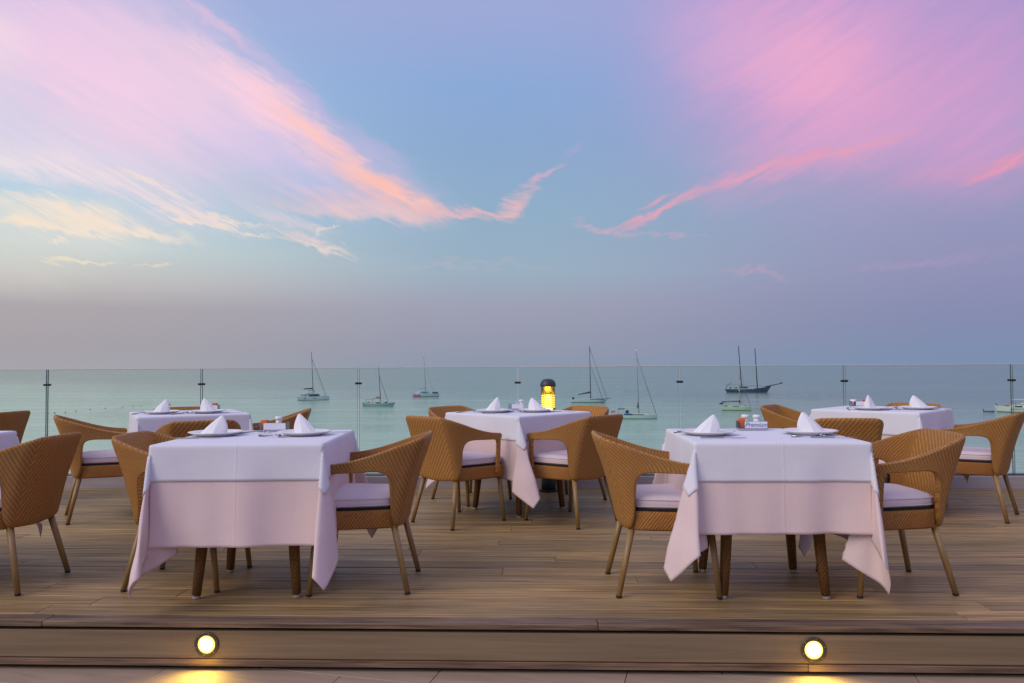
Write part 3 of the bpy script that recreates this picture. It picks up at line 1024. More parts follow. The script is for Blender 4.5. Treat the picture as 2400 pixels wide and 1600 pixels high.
def drape(T, z, hang, loops, seed, ext=None):
    """sheet over a square top. hang = (x-, x+, y-, y+) overhangs; loops keyed by corner (sx, sy)"""
    rs = np.random.RandomState(seed)
    e = ext or hang
    def axis(h0, h1, n_in=26, n_out=34):
        a = np.linspace(-T - h0, -T - 0.008, max(7, int(n_out * h0 / 0.45)) + 1)
        m = np.linspace(-T + 0.008, T - 0.008, n_in + 1)
        c = np.linspace(T + 0.008, T + h1, max(7, int(n_out * h1 / 0.45)) + 1)
        return np.r_[a, -T, m, T, c]
    ax, ay = axis(e[0], e[1]), axis(e[2], e[3])
    P, Q = np.meshgrid(ax, ay, indexing='ij')
    X, Y, Z = P.copy(), Q.copy(), np.full(P.shape, z)
    ph = rs.uniform(0, 6.28, 12)
    def lean(t, k):
        edge = np.clip((T - np.abs(t)) / 0.22, 0, 1)
        edge = edge * edge * (3 - 2 * edge)
        wv = 0.055 * np.sin(t * 6 + ph[k]) + 0.036 * np.sin(t * 15 + ph[k + 4]) + 0.016 * np.sin(t * 31 + ph[k + 8])
        return LEAN * (1 - 0.55 * edge) + edge * wv * 0.8
    A, B = np.abs(P) - T, np.abs(Q) - T
    sx, sy = np.sign(P), np.sign(Q)
    mx = (A > 0) & (B <= 0)
    ln = lean(Q, 0) + 0.0 * P
    X = np.where(mx, sx * (T + A * np.sin(ln)), X); Z = np.where(mx, z - A * np.cos(ln), Z)
    my = (B > 0) & (A <= 0)
    ln = np.where(sy > 0, lean(P, 1), lean(P, 2))
    Y = np.where(my, sy * (T + B * np.sin(ln)), Y); Z = np.where(my, z - B * np.cos(ln), Z)
    for (cx, cy), nm in loops.items():
        s, d = loop_dirs(nm, rs)
        mc = (A > 0) & (B > 0) & (sx == cx) & (sy == cy)
        th = np.arctan2(B, A) / (math.pi / 2)
        r = np.hypot(A, B)
        dd = [np.interp(th, s, d[:, i]) for i in range(3)]
        X = np.where(mc, cx * (T + r * dd[0]), X)
        Y = np.where(mc, cy * (T + r * dd[1]), Y)
        Z = np.where(mc, z + r * dd[2], Z)
    XYZ = np.stack([X, Y, Z], 2)
    R_ = np.hypot(np.maximum(A, 0), np.maximum(B, 0))     # cloth gives a little everywhere it hangs free
    amp = np.clip(R_ / 0.4, 0, 1)[..., None] * normals(XYZ)
    XYZ = XYZ + amp * (0.006 * np.sin(P * 9 + ph[3]) * np.sin(Q * 8 + ph[7]) + 0.004 * np.sin(P * 19 + Q * 13 + ph[11]))[..., None]
    inside = (A <= -0.06) & (B <= -0.06)
    for it in range(1):      # soften the creases a little
        S_ = XYZ.copy()
        S_[1:-1, 1:-1] = (XYZ[:-2, 1:-1] + XYZ[2:, 1:-1] + XYZ[1:-1, :-2] + XYZ[1:-1, 2:]) / 4
        XYZ = np.where(inside[..., None], XYZ, XYZ * 0.6 + S_ * 0.4)
    return P, Q, XYZ


def normals(G_):
    du = np.gradient(G_, axis=0); dv = np.gradient(G_, axis=1)
    n = np.cross(du, dv)
    return n / (np.linalg.norm(n, axis=2, keepdims=True) + 1e-9)


def sheet(name, P, Q, G_, m, thick=0.0016):
    nu, nv = P.shape
    verts = G_.reshape(-1, 3)
    idx = np.arange(nu * nv).reshape(nu, nv)
    faces = np.stack([idx[:-1, :-1], idx[1:, :-1], idx[1:, 1:], idx[:-1, 1:]], 2).reshape(-1, 4)
    me = bpy.data.meshes.new(name)
    me.from_pydata(verts.tolist(), [], faces.tolist())
    uv = me.uv_layers.new(name='UVMap')
    flat = np.stack([P.ravel(), Q.ravel()], 1)
    li = np.empty(len(me.loops), dtype=np.int32)
    me.loops.foreach_get('vertex_index', li)
    uv.data.foreach_set('uv', flat[li].ravel())
    o = link(name, me, m, None, True)
    md = o.modifiers.new('t', 'SOLIDIFY'); md.thickness = thick; md.offset = 1.0
    return o


def dress(x, y, rz, hang, oh, loops, seed, lab_under, lab_over, shiftc=(0, 0)):
    P, Q, G1 = drape(TT, TZT + 0.002, hang, loops, seed)
    o1 = sheet('tablecloth', P, Q, G1, M_PINK)
    P2, Q2, G2 = drape(TT, TZT + 0.002, oh, loops, seed)
    G2 = G2 + normals(G2) * 0.0048
    o2 = sheet('cloth_overlay', P2, Q2, G2, M_WHITE)
    for o in (o1, o2):
        o.location = (x, y, 0); o.rotation_euler = (0, 0, rz)
    tag(o1, lab_under, 'tablecloth', 'pink under cloths of the tables')
    tag(o2, lab_over, 'tablecloth', 'white overlay cloths of the tables')
    return o1, o2


def oriented(ang_cam_deg):
    return R(ang_cam_deg) + YAW


table0 = make_table()
chair0 = make_chair()
CT = child_table()

# name, X, D, rotation (camera frame deg), hang (x-,x+,y-,y+), overlay hang, corner loops, label words
TABLES = [
    ('front left', -1.31, 4.02, 1.5, (0.50, 0.46, 0.47, 0.46), (0.17, 0.17, 0.165, 0.17),
     {(-1, -1): 'slim', (1, -1): 'panely', (-1, 1): 'tuck', (1, 1): 'panel'}, 3,
     'front table behind the left step light'),
    ('front right', 1.265, 3.96, -2.2, (0.48, 0.53, 0.415, 0.46), (0.17, 0.18, 0.175, 0.17),
     {(-1, -1): 'panel', (1, -1): 'slim', (-1, 1): 'tuck', (1, 1): 'tuck'}, 11,
     'front table carrying the lettered caddy'),
    ('middle', 0.045, 6.08, 45, (0.46, 0.46, 0.46, 0.46), (0.17, 0.17, 0.17, 0.17),
     {(-1, -1): 'panely', (1, -1): 'panelx', (-1, 1): 'panely', (1, 1): 'tuck'}, 21,
     'middle table in front of the lit bollard'),
    ('back left', -2.63, 6.24, 30, (0.46, 0.46, 0.46, 0.46), (0.17, 0.17, 0.17, 0.17),
     {(-1, -1): 'slim', (1, -1): 'panely', (-1, 1): 'slim', (1, 1): 'panel'}, 31,
     'rear left table by the glass guard'),
    ('back right', 3.0, 6.24, 45, (0.46, 0.46, 0.46, 0.46), (0.17, 0.17, 0.17, 0.17),
     {(-1, -1): 'panel', (1, -1): 'panelx', (-1, 1): 'panely', (1, 1): 'tuck'}, 41,
     'rear right table by the glass guard'),
    ('edge', -3.315, 4.10, 0, (0.46, 0.46, 0.46, 0.46), (0.17, 0.17, 0.17, 0.17),
     {(-1, -1): 'tuck', (1, -1): 'panel', (-1, 1): 'tuck', (1, 1): 'panel'}, 51,
     'table cut by the left photo edge'),
]
for i, (nm, X, D, rc, hang, oh, loops, seed, where) in enumerate(TABLES):
    t = table0 if i == 0 else copy_tree(table0, None, CT)
    x, y = G(X, D)
    t.location = (x, y, 0); t.rotation_euler = (0, 0, oriented(rc))
    tag(t, 'square table with woven rattan legs, ' + where, 'table', 'square dining tables on the deck')
    dress(x, y, oriented(rc), hang, oh, loops, seed,
          'low hanging pale pink cloth, ' + where, 'short white overlay cloth, ' + where)

# chairs: X, D of the middle of the four feet, facing direction in the camera plan (deg, 0 = right, 90 = away), label
CHAIRS = [
    (-0.764, 4.035, 180, 'rattan armchair at the right side of the front left table, facing left'),
    (-1.725, 4.110, 0, 'rattan armchair at the left side of the front left table, mostly hidden by its cloth'),
    (0.750, 3.955, 0, 'rattan armchair at the left side of the front right table, facing right'),
    (1.900, 3.960, 181, 'rattan armchair at the right side of the front right table, inner back in view'),
    (-2.70, 4.05, 180, 'rattan armchair seen from behind at the left photo edge, front row'),
    (-0.406, 5.62, 46.5, 'rattan armchair at the middle table, left one of the two seen from behind'),
    (0.435, 5.63, 134, 'rattan armchair at the middle table, right one of the two seen from behind'),
    (-0.36, 6.54, -45, 'rattan armchair by the glass, only its back showing left of the middle table'),
    (0.453, 6.45, 225, 'rattan armchair by the glass, only its back showing right of the middle table'),
    (-3.115, 5.87, 31, 'rattan armchair at the left side of the rear left table, facing right'),
    (-2.20, 5.36, 118, 'rattan armchair seen from behind over the front left table, between its napkins'),
    (-2.84, 6.62, -62, 'rattan armchair at the far side of the rear left table, only its top edge visible'),
    (-2.03, 6.42, 192, 'rattan armchair at the right side of the rear left table, behind the salt shaker'),
    (2.47, 6.46, -38, 'rattan armchair left of the rear right table, hollow of its back in view'),
    (2.20, 5.27, 84, 'rattan armchair seen from behind between the two right tables, back to the camera'),
    (3.43, 5.74, 139, 'rattan armchair nearest the right photo edge, facing the rear right table'),
    (3.36, 6.62, 225, 'rattan armchair at the far side of the rear right table, only its top edge visible'),
    (-4.42, 6.35, 172, 'rattan armchair corner by the glass at the left photo edge, behind the front row'),
]
for i, (X, D, a, lab) in enumerate(CHAIRS):
    c = chair0 if i == 0 else copy_tree(chair0, None, CT)
    x, y = G(X, D)
    c.location = (x, y, 0); c.rotation_euler = (0, 0, oriented(a - 90))
    tag(c, lab, 'chair', 'woven rattan armchairs round the tables')

# ------------------------------------------------------------------ table settings
TOPZ = TZT + 0.002 + 0.0048 + 0.0030


def plate_bm():
    bm = bmesh.new()
    lathe(bm, [(0.0, 0.006), (0.086, 0.006), (0.092, 0.009), (0.132, 0.021), (0.139, 0.0225), (0.140, 0.020), (0.131, 0.0165), (0.094, 0.003), (0.088, 0.0), (0.0, 0.0)], 40)
    return bm


plate0 = obj('dinner_plate', plate_bm(), M_CHINA, smooth=True)


def napkin_mesh(mirror=False, kind=0):
    """a square napkin folded to a tall pointed sail: a long flat slope on one side, a rolled upright fold on the other"""
    bm = bmesh.new()
    uvl = bm.loops.layers.uv.verify()
    def surf(prof, n=15, m=10, th=0.0):
        g = []
        for i in range(n):
            row = []
            for j in range(m):
                row.append(bm.verts.new(prof(i / (n - 1), j / (m - 1))))
            g.append(row)
        for i in range(n - 1):
            for j in range(m - 1):
                f = bm.faces.new((g[i][j], g[i + 1][j], g[i + 1][j + 1], g[i][j + 1]))
                for lp, (a, c) in zip(f.loops, ((i, j), (i + 1, j), (i + 1, j + 1), (i, j + 1))):
                    lp[uvl].uv = (a * 0.015, c * 0.02)
    H = 0.122 if kind == 0 else 0.126
    # outer sheet: base runs round from the back through the front; a short rolled ridge at the top, above the right third
    ap = Vector((0.034, 0.0, H))
    def base_pt(s):
        ang = R(-205 + 300 * s)
        rx = 0.104 if math.cos(ang) < 0 else 0.034
        x, y = rx * math.cos(ang), 0.046 * math.sin(ang)
        return Vector((x + 0.018, y, 0.001))
    def outer(s, t):
        ang = R(-205 + 300 * s)
        b_ = base_pt(s)
        ca_, sa_ = math.cos(ang), math.sin(ang)
        top = ap + Vector((0.007 * ca_, 0.004 * sa_, -0.006 * max(0, ca_)))
        p = b_.lerp(top, t)
        if ca_ > 0:
            p += Vector((0.013 * ca_, 0.006 * sa_, 0)) * math.sin(math.pi * t ** 0.8)
        else:
            p += Vector((0, 0.006 * sa_, 0.004)) * math.sin(math.pi * t)
        p.y += (0.0045 * math.sin(15 * s + 4 * t) + 0.002 * math.sin(33 * s)) * (1 - t * 0.7)
        p.x += 0.003 * math.sin(22 * s + 2) * (1 - t)
        return p
    surf(outer, 10, 7)
    for f in bm.faces: f.smooth = False
    # inner leaf folded inside the opening at the back right
    def inner(s, t):
        b_ = Vector((-0.02 + 0.062 * s, 0.030 - 0.05 * s, 0.002))
        p = b_.lerp(ap + Vector((0.004, 0.004, -0.006)), t)
        p.y += 0.012 * math.sin(math.pi * s) * (1 - t)
        return p
    surf(inner, 10, 8)
    # loose tail of the cloth lying on the plate
    def tail(s, t):
        x = 0.035 + 0.045 * s
        y = -0.040 + 0.07 * t
        return Vector((x, y, 0.003 + 0.008 * math.sin(math.pi * t) * (1 - s * 0.6) + 0.002 * math.sin(9 * t)))
    if kind == 0:
        surf(tail, 8, 10)
    else:
        surf(lambda s, t: Vector((-0.02 - 0.075 * s + 0.06 * 0, -0.03 + 0.055 * t, 0.004 + 0.010 * math.sin(math.pi * t) * (1 - s * 0.7))), 8, 10)
    if mirror:
        for v in bm.verts: v.co.x *= -1
        bmesh.ops.reverse_faces(bm, faces=bm.faces)
    bmesh.ops.recalc_face_normals(bm, faces=bm.faces)
    bmesh.ops.scale(bm, vec=(0.92, 0.92, 0.86), verts=bm.verts)
    return bm


def fin_nap(o):
    md = o.modifiers.new('s', 'SOLIDIFY'); md.thickness = 0.002; md.offset = 0
    return bake(o)


napA = fin_nap(obj('napkin', napkin_mesh(False, 0), M_NAP, smooth=True))
napB = fin_nap(obj('napkin', napkin_mesh(True, 1), M_NAP, smooth=True))
for n_ in (napA, napB):
    for p in n_.data.polygons: p.use_smooth = False


def knife_bm():
    bm = bmesh.new()
    box(bm, -0.105, 0.010, -0.0055, 0.0055, 0.001, 0.0065, bev=0.002)
    v = [(0.010, -0.004), (0.060, -0.009), (0.100, -0.009), (0.118, 0.0), (0.115, 0.0045), (0.010, 0.0045)]
    a = [bm.verts.new((x, y, 0.0030)) for x, y in v]; c = [bm.verts.new((x, y, 0.0045)) for x, y in v]
    bm.faces.new(a[::-1]); bm.faces.new(c)
    for k in range(len(v)):
        bm.faces.new((a[k], a[(k + 1) % len(v)], c[(k + 1) % len(v)], c[k]))
    return bm


def fork_bm():
    bm = bmesh.new()
    tube(bm, [(-0.100, 0, 0.004), (-0.06, 0, 0.005), (0.0, 0, 0.010), (0.035, 0, 0.013)], [0.006, 0.0045, 0.003, 0.0035], 8)
    tube(bm, [(0.035, 0, 0.013), (0.050, 0, 0.009)], [0.0035, 0.009], 8)
    for k in range(4):
        yy = -0.0075 + 0.005 * k
        tube(bm, [(0.048, yy, 0.009), (0.075, yy, 0.004), (0.098, yy, 0.008)], [0.0017, 0.0015, 0.0008], 5)
    return bm


knife0 = obj('knife', knife_bm(), M_STEEL)
fork0 = obj('fork', fork_bm(), M_STEEL, smooth=True)


def shaker(parent_tag, x, y, z, lab):
    root = empty('salt_shaker', (x, y, z))
    bm = bmesh.new(); lathe(bm, [(0.020, 0.0), (0.0215, 0.004), (0.0205, 0.020), (0.0160, 0.040), (0.0150, 0.052)], 20); obj('body', bm, M_CHINA, root, smooth=True)
    bm = bmesh.new(); lathe(bm, [(0.0155, 0.0521), (0.0205, 0.058), (0.0210, 0.066), (0.0190, 0.072), (0.0, 0.0735)], 20); obj('cap', bm, M_CHINA, root, smooth=True)
    tag(root, lab, 'shaker', 'white shakers in the caddies')
    return root


def place(o, proto_used, x, y, z, rz, lab, cat, group):
    c = o if not proto_used else o.copy()
    if proto_used: COL.objects.link(c)
    c.location = (x, y, z); c.rotation_euler = (0, 0, rz)
    tag(c, lab, cat, group)
    return c


used = {}


def put(o, *a):
    u = used.get(o.name_full, False)
    used[o.name_full] = True
    return place(o, u, *a)


# X, D, napkin kind, napkin turn, knife (dx, dd, angle), fork (dx, dd, angle), words
SETTINGS = [
    (-1.575, 4.08, 'A', 8, (-0.030, -0.170, 12), (0.17, 0.13, 4), 'left plate of the front left table'),
    (-1.105, 4.08, 'B', -8, (0.085, 0.135, 8), (-0.135, -0.11, -30), 'right plate of the front left table'),
    (1.005, 3.96, 'A', 6, (0.02, -0.20, -4), (-0.045, 0.155, 10), 'left plate of the front right table'),
    (1.530, 3.96, 'B', -4, (0.030, -0.215, -6), (-0.05, -0.165, -5), 'right plate of the front right table'),
    (-0.145, 6.04, 'A', 12, (0.02, -0.19, -8), (-0.20, 0.0, 25), 'left plate of the middle table'),
    (0.185, 6.06, 'B', -12, (0.19, -0.02, -12), (-0.165, -0.05, -35), 'right plate of the middle table'),
    (-2.78, 6.10, 'A', 10, (0.20, -0.08, 14), (-0.165, -0.02, 80), 'left plate of the rear left table'),
    (-2.44, 6.16, 'B', 0, (0.18, -0.05, 30), (-0.155, -0.12, 60), 'right plate of the rear left table'),
    (2.83, 6.08, 'B', 40, (0.20, -0.07, -20), (-0.155, 0.04, 70), 'left plate of the rear right table'),
    (3.22, 6.10, 'B', -10, (0.19, 0.05, -15), (-0.18, 0.03, 40), 'right plate of the rear right table'),
]
for (X, D, kind, turn, kn, fk, where) in SETTINGS:
    x, y = G(X, D)
    put(plate0, x, y, TOPZ, random.uniform(0, 6), 'white china plate under a napkin, ' + where, 'plate', 'white dinner plates')
    nap_ = put(napA if kind == 'A' else napB, x, y, TOPZ + 0.0068, oriented(turn), 'white cloth napkin folded to a peak on the ' + where, 'napkin', 'folded white napkins')
    nap_.scale = (random.uniform(0.93, 1.10), random.uniform(0.85, 1.15), random.uniform(0.90, 1.06))
    x, y = G(X + kn[0], D + kn[1]); put(knife0, x, y, TOPZ, oriented(kn[2]), 'steel table knife beside the ' + where, 'knife', 'table knives')
    x, y = G(X + fk[0], D + fk[1]); put(fork0, x, y, TOPZ, oriented(fk[2]), 'steel fork beside the ' + where, 'fork', 'table forks')


def caddy(X, D, rot, where, text=False, w=0.155):
    x, y = G(X, D)
    rz = oriented(rot)
    root = empty('condiment_caddy', (x, y, TOPZ), rz)
    tag(root, 'clear acrylic condiment caddy' + (' lettered Premium' if text else '') + ' on the ' + where, 'caddy', 'condiment caddies')
    h, d = 0.050, 0.075
    bm = bmesh.new(); box(bm, -w / 2, w / 2, -d / 2, d / 2, 0.0, 0.010, bev=0.001); obj('base', bm, M_GREYBLUE, root)
    for nme, (a, b_, c, e) in (('front_wall', (-w / 2, w / 2, -d / 2, -d / 2 + 0.003)), ('back_wall', (-w / 2, w / 2, d / 2 - 0.003, d / 2)),
                               ('side_wall', (-w / 2, -w / 2 + 0.003, -d / 2 + 0.0035, d / 2 - 0.0035)), ('side_wall', (w / 2 - 0.003, w / 2, -d / 2 + 0.0035, d / 2 - 0.0035)),
                               ('divider', (-w / 2 + 0.048, -w / 2 + 0.051, -d / 2 + 0.0035, d / 2 - 0.0035))):
        bm = bmesh.new(); box(bm, a, b_, c, e, 0.0102, h); obj(nme, bm, M_CLEAR, root)
    bm = bmesh.new(); box(bm, -w / 2 + 0.030, w / 2 - 0.003, -d / 2 - 0.0012, -d / 2 - 0.0003, 0.0120, 0.048); obj('card', bm, M_CARD, root)
    if text:
        cu = bpy.data.curves.new('lettering', 'FONT')
        cu.body = 'Premium'; cu.size = 0.034; cu.align_x = 'CENTER'; cu.shear = 0.35; cu.extrude = 0.0003; cu.space_character = 1.0
        to = bpy.data.objects.new('lettering', cu); COL.objects.link(to)
        dg = bpy.context.evaluated_depsgraph_get()
        me = bpy.data.meshes.new_from_object(to.evaluated_get(dg))
        bpy.data.objects.remove(to)
        lo = link('lettering', me, M_BLUETXT, root)
        lo.rotation_euler = (R(90), 0, 0); lo.location = (0.014, -d / 2 - 0.0017, 0.0195)
    out = []
    def at(dx, dy): return x + dx * math.cos(rz) - dy * math.sin(rz), y + dx * math.sin(rz) + dy * math.cos(rz)
    return at, rz


def packets(at, rz, dx, dy, colr, lab, z=0.0, s=1.0, cat='sachets'):
    root = empty('sugar_sachets', (*at(dx, dy), TOPZ + 0.0102 + z), rz)
    for k in range(4):
        bm = bmesh.new()
        box(bm, -0.018 * s, 0.018 * s, -0.0016, 0.0016, 0.0, 0.055 * s, bev=0.001)
        o = obj('sachet', bm, colr[k % len(colr)], root)
        o.location = (0.002 * (k % 2), -0.012 + 0.008 * k, 0.0)
        o.rotation_euler = (R(-4 + 3 * k), R(random.uniform(-6, 6)), 0)
    tag(root, lab, cat, 'sachets standing in the caddies')


M_PAPER = mat('white_paper', base=(0.75, 0.75, 0.76), rough=0.6)
M_RED2 = mat('red_paper', base=(0.55, 0.06, 0.04), rough=0.6)
FLW, FRW, MW, BLW, BRW = ('front left table', 'front right table', 'middle table', 'rear left table', 'rear right table')
at, rz = caddy(-1.345, 4.33, 2, FLW)
packets(at, rz, -0.050, 0.0, [M_ORANGE, M_ORANGE, M_PAPER], 'orange sachets in the caddy of the front left table')
p = at(0.025, 0.005); shaker(None, p[0], p[1], TOPZ + 0.0102, 'white salt shaker in the caddy of the front left table')
at, rz = caddy(1.32, 4.24, -2, FRW, text=True)
packets(at, rz, -0.052, 0.008, [M_ORANGE, M_PAPER, M_ORANGE], 'orange sachets in the lettered caddy of the front right table')
p = at(-0.030, 0.018); shaker(None, p[0], p[1], TOPZ + 0.0102, 'left white shaker behind the orange sachets, front right table')
p = at(0.026, 0.0); shaker(None, p[0], p[1], TOPZ + 0.0102, 'right white shaker above the lettering, front right table')
at, rz = caddy(0.03, 6.36, 0, MW, w=0.13)
packets(at, rz, 0.01, 0.0, [M_PAPER, M_RED2, M_PAPER], 'white sachets in the caddy of the middle table', s=0.85)
p = at(0.045, 0.0); shaker(None, p[0], p[1], TOPZ + 0.0102, 'small white shaker in the caddy of the middle table')
at, rz = caddy(-2.53, 6.45, 5, BLW, w=0.13)
packets(at, rz, 0.030, 0.0, [M_ORANGE, M_RED2, M_ORANGE], 'orange and red sachets in the caddy of the rear left table')
p = at(-0.038, 0.0); shaker(None, p[0], p[1], TOPZ + 0.0102, 'white shaker in the caddy of the rear left table')
at, rz = caddy(2.94, 6.50, -3, BRW)
packets(at, rz, 0.030, 0.0, [M_RED2, M_ORANGE, M_PAPER], 'red sachets in the caddy of the rear right table', s=0.9)
p = at(-0.050, 0.01)
bowl = empty('bowl', (p[0], p[1], TOPZ + 0.0102))
bm = bmesh.new(); lathe(bm, [(0.018, 0.0), (0.020, 0.002), (0.026, 0.052), (0.024, 0.052), (0.018, 0.006), (0.0, 0.006)], 20); obj('cup', bm, M_CHINA, bowl, smooth=True)
bm = bmesh.new(); box(bm, -0.009, 0.009, -0.0275, -0.0255, 0.012, 0.036, bev=0.0005); obj('printed_label', bm, M_RED2, bowl)
tag(bowl, 'small white cup with a red print in the caddy of the rear right table', 'cup')

# ------------------------------------------------------------------ bollard lamp
x, y = G(1.283 * 0 + 0.322, 6.93)
lamp = empty('bollard_lamp', (x, y, 0))
tag(lamp, 'dark bollard lamp with domed cap and glowing yellow lens by the glass guard', 'lamp')
M_LAMPG = mat('dark_grey_metal', base=(0.045, 0.055, 0.065), rough=0.45, metal=0.3)
M_GLOW = mat('lamp_glow', base=(0.9, 0.6, 0.1), emit=(1.0, 0.82, 0.20), estr=0.95)
M_CORE = mat('lamp_core', base=(1, 0.9, 0.5), emit=(1.0, 0.86, 0.42), estr=5.0)
bm = bmesh.new(); lathe(bm, [(0.082, 0.001), (0.084, 0.004), (0.084, 0.016), (0.066, 0.020)], 32); obj('base_flange', bm, M_CAP, lamp, smooth=False)
bm = bmesh.new(); lathe(bm, [(0.066, 0.0201), (0.064, 0.10), (0.060, 0.20), (0.060, 0.725)], 32); obj('post', bm, M_LAMPG, lamp, smooth=True)
bm = bmesh.new(); lathe(bm, [(0.064, 0.726), (0.068, 0.728), (0.068, 0.744), (0.064, 0.746)], 32); obj('collar', bm, M_LAMPG, lamp)
M_LENS = glass_mat('amber_lens', (1.0, 0.93, 0.62, 1))
bm = bmesh.new()
prof = [(0.0635, 0.7465), (0.0640, 0.749), (0.0640, 0.936), (0.0635, 0.9395)]
lathe(bm, prof, 32, cap0=False, cap1=False)
obj('lens', bm, M_LENS, lamp, smooth=False)
for k in range(6):
    bm = bmesh.new(); z0 = 0.752 + k * 0.020
    lathe(bm, [(0.0600, z0), (0.0615, z0 + 0.002), (0.0550, z0 + 0.012), (0.0540, z0 + 0.010)], 28, False, False)
    obj('louvre', bm, M_GLOW, lamp, smooth=False)
bm = bmesh.new(); lathe(bm, [(0.020, 0.7466), (0.030, 0.755), (0.030, 0.845), (0.014, 0.866)], 20); obj('bulb', bm, M_CORE, lamp, smooth=True)
bm = bmesh.new(); lathe(bm, [(0.048, 0.7466), (0.050, 0.748), (0.050, 0.936), (0.048, 0.938)], 28, False, False)
o = obj('inner_tube', bm, glass_mat('amber_tube', (1.0, 0.90, 0.50, 1)), lamp, smooth=True)
bm = bmesh.new(); lathe(bm, [(0.066, 0.9405), (0.071, 0.941), (0.071, 0.950), (0.068, 0.968), (0.060, 0.988), (0.045, 1.002), (0.022, 1.009), (0.0, 1.011)], 32); obj('dome_cap', bm, M_LAMPG, lamp, smooth=True)
ld = bpy.data.lights.new('bollard_bulb', 'POINT'); ld.energy = 1.6; ld.color = (1.0, 0.68, 0.22); ld.shadow_soft_size = 0.03
lo = bpy.data.objects.new('bollard_bulb', ld); COL.objects.link(lo); lo.parent = lamp; lo.location = (0, 0, 0.91)

# ------------------------------------------------------------------ step lights
def fn_spot(b, p):
    x_, y_, _ = b.sep(b.node('ShaderNodeTexCoord').outputs['Object'])
    r_ = b.math('SQRT', b.math('ADD', b.math('MULTIPLY', x_, x_), b.math('MULTIPLY', y_, y_)))
    b.put(p.inputs['Emission Color'], b.mix(b.maprange(r_, 0.018, 0.034, 0, 1), (1.0, 0.93, 0.62, 1), (1.0, 0.72, 0.05, 1)))
    b.put(p.inputs['Emission Strength'], b.maprange(r_, 0.012, 0.034, 7.0, 1.4))


M_SPOT = mat('step_light_lens', fn_spot, base=(1, 0.9, 0.6))
M_SPOT2 = mat('step_light_rim_glow', base=(1, 0.8, 0.3), emit=(1.0, 0.68, 0.08), estr=1.6)
M_RING = mat('bronze_ring', base=(0.085, 0.072, 0.05), rough=0.45, metal=0.5)
for xx, zz, lab in ((-1.486, -0.0965, 'round glowing yellow step light in the riser, the one at the left'), (1.155, -0.0985, 'round glowing yellow step light in the riser, the one at the right')):
    root = empty('step_light', (xx, Y0 + 0.0036, zz))
    root.rotation_euler = (R(90), 0, 0)
    tag(root, lab, 'light', 'round lights set in the step')
    bm = bmesh.new(); lathe(bm, [(0.038, 0.0), (0.0545, 0.0), (0.0545, 0.003), (0.052, 0.005), (0.041, 0.005), (0.038, 0.003)], 36, False, False); obj('ring', bm, M_RING, root)
    bm = bmesh.new(); lathe(bm, [(0.0345, 0.0035), (0.0378, 0.0035), (0.0378, 0.0045), (0.0345, 0.0045)], 36, False, False); obj('gasket', bm, M_SPOT2, root)
    bm = bmesh.new(); lathe(bm, [(0.0344, 0.001), (0.0344, 0.005), (0.026, 0.008), (0.012, 0.0095), (0.0, 0.010)], 36); obj('lens', bm, M_SPOT, root, smooth=True)
    for k in range(6):
        a = k * math.pi / 3 + 0.3
        bm = bmesh.new(); lathe(bm, [(0.0028, 0.0051), (0.0028, 0.0063), (0.0, 0.0066)], 8); shift(bm, (0.0475 * math.cos(a), 0.0475 * math.sin(a), 0)); obj('screw', bm, M_STEEL, root)
    ld = bpy.data.lights.new('step_beam', 'SPOT'); ld.energy = 5.0; ld.color = (1.0, 0.70, 0.10); ld.spot_size = R(150); ld.spot_blend = 0.9; ld.shadow_soft_size = 0.03
    lo = bpy.data.objects.new('step_beam', ld); COL.objects.link(lo); lo.parent = root; lo.location = (0, 0, 0.03)
    lo.rotation_euler = (R(180 + 52), 0, 0)


# ------------------------------------------------------------------ boats
def sea_at(px, py):
    """place on the sea surface, surveyed on the photograph"""
    d = F + RT2 * ((px - 1200) / 1800) - UP2 * ((py - 800) / 1800)
    t = (SEA_Z - EYE) / d.z
    return d.x * t, d.y * t


def hull_bm(L, beam, free, bow_rise=0.3, transom=0.7, rake=0.12, y0=0.0, keel=0.25, overhang_stern=0.03, ns=14):
    """lofted boat hull, stern at x=-L/2, bow at +L/2; material 0 topsides, 1 band at the water"""
    bm = bmesh.new()
    rows = []
    for i in range(ns + 1):
        t = i / ns
        x = -L / 2 + L * t
        b_ = beam / 2 * (transom + (1 - transom) * math.sin(min(1, t / 0.45) * math.pi / 2)) if t < 0.45 else beam / 2 * math.cos(((t - 0.45) / 0.55) ** 1.5 * math.pi / 2)
        b_ = max(b_, 0.02)
        sh = free * (1 + bow_rise * max(0, (t - 0.35) / 0.65) ** 2 + 0.08 * max(0, (0.3 - t) / 0.3))
        xr = rake * L * max(0, (t - 0.6) / 0.4) ** 2
        xs_ = overhang_stern * L * max(0, (0.15 - t) / 0.15)
        prof = [(b_, sh, 0.0), (b_ * 0.97, sh * 0.55, 0.45), (b_ * 0.88, 0.14 * free, 0.86), (b_ * 0.8, -0.05, 1.0), (0.02, -keel, 1.0)]
        rows.append([[bm.verts.new((x - xr * f + xs_ * f, y0 + s * w, z)) for (w, z, f) in prof] for s in (-1, 1)])
    for i in range(ns):
        for s in (0, 1):
            for k in range(4):
                q = (rows[i][s][k], rows[i + 1][s][k], rows[i + 1][s][k + 1], rows[i][s][k + 1])
                f = bm.faces.new(q if s else q[::-1])
                f.material_index = 1 if k >= 2 else 0
        bm.faces.new((rows[i][0][0], rows[i + 1][0][0], rows[i + 1][1][0], rows[i][1][0]))
    for i in (0, ns):
        lp = [v for v in rows[i][0]] + [v for v in rows[i][1]][::-1]
        try:
            bm.faces.new(lp)
        except ValueError:
            pass
    bmesh.ops.recalc_face_normals(bm, faces=bm.faces)
    return bm


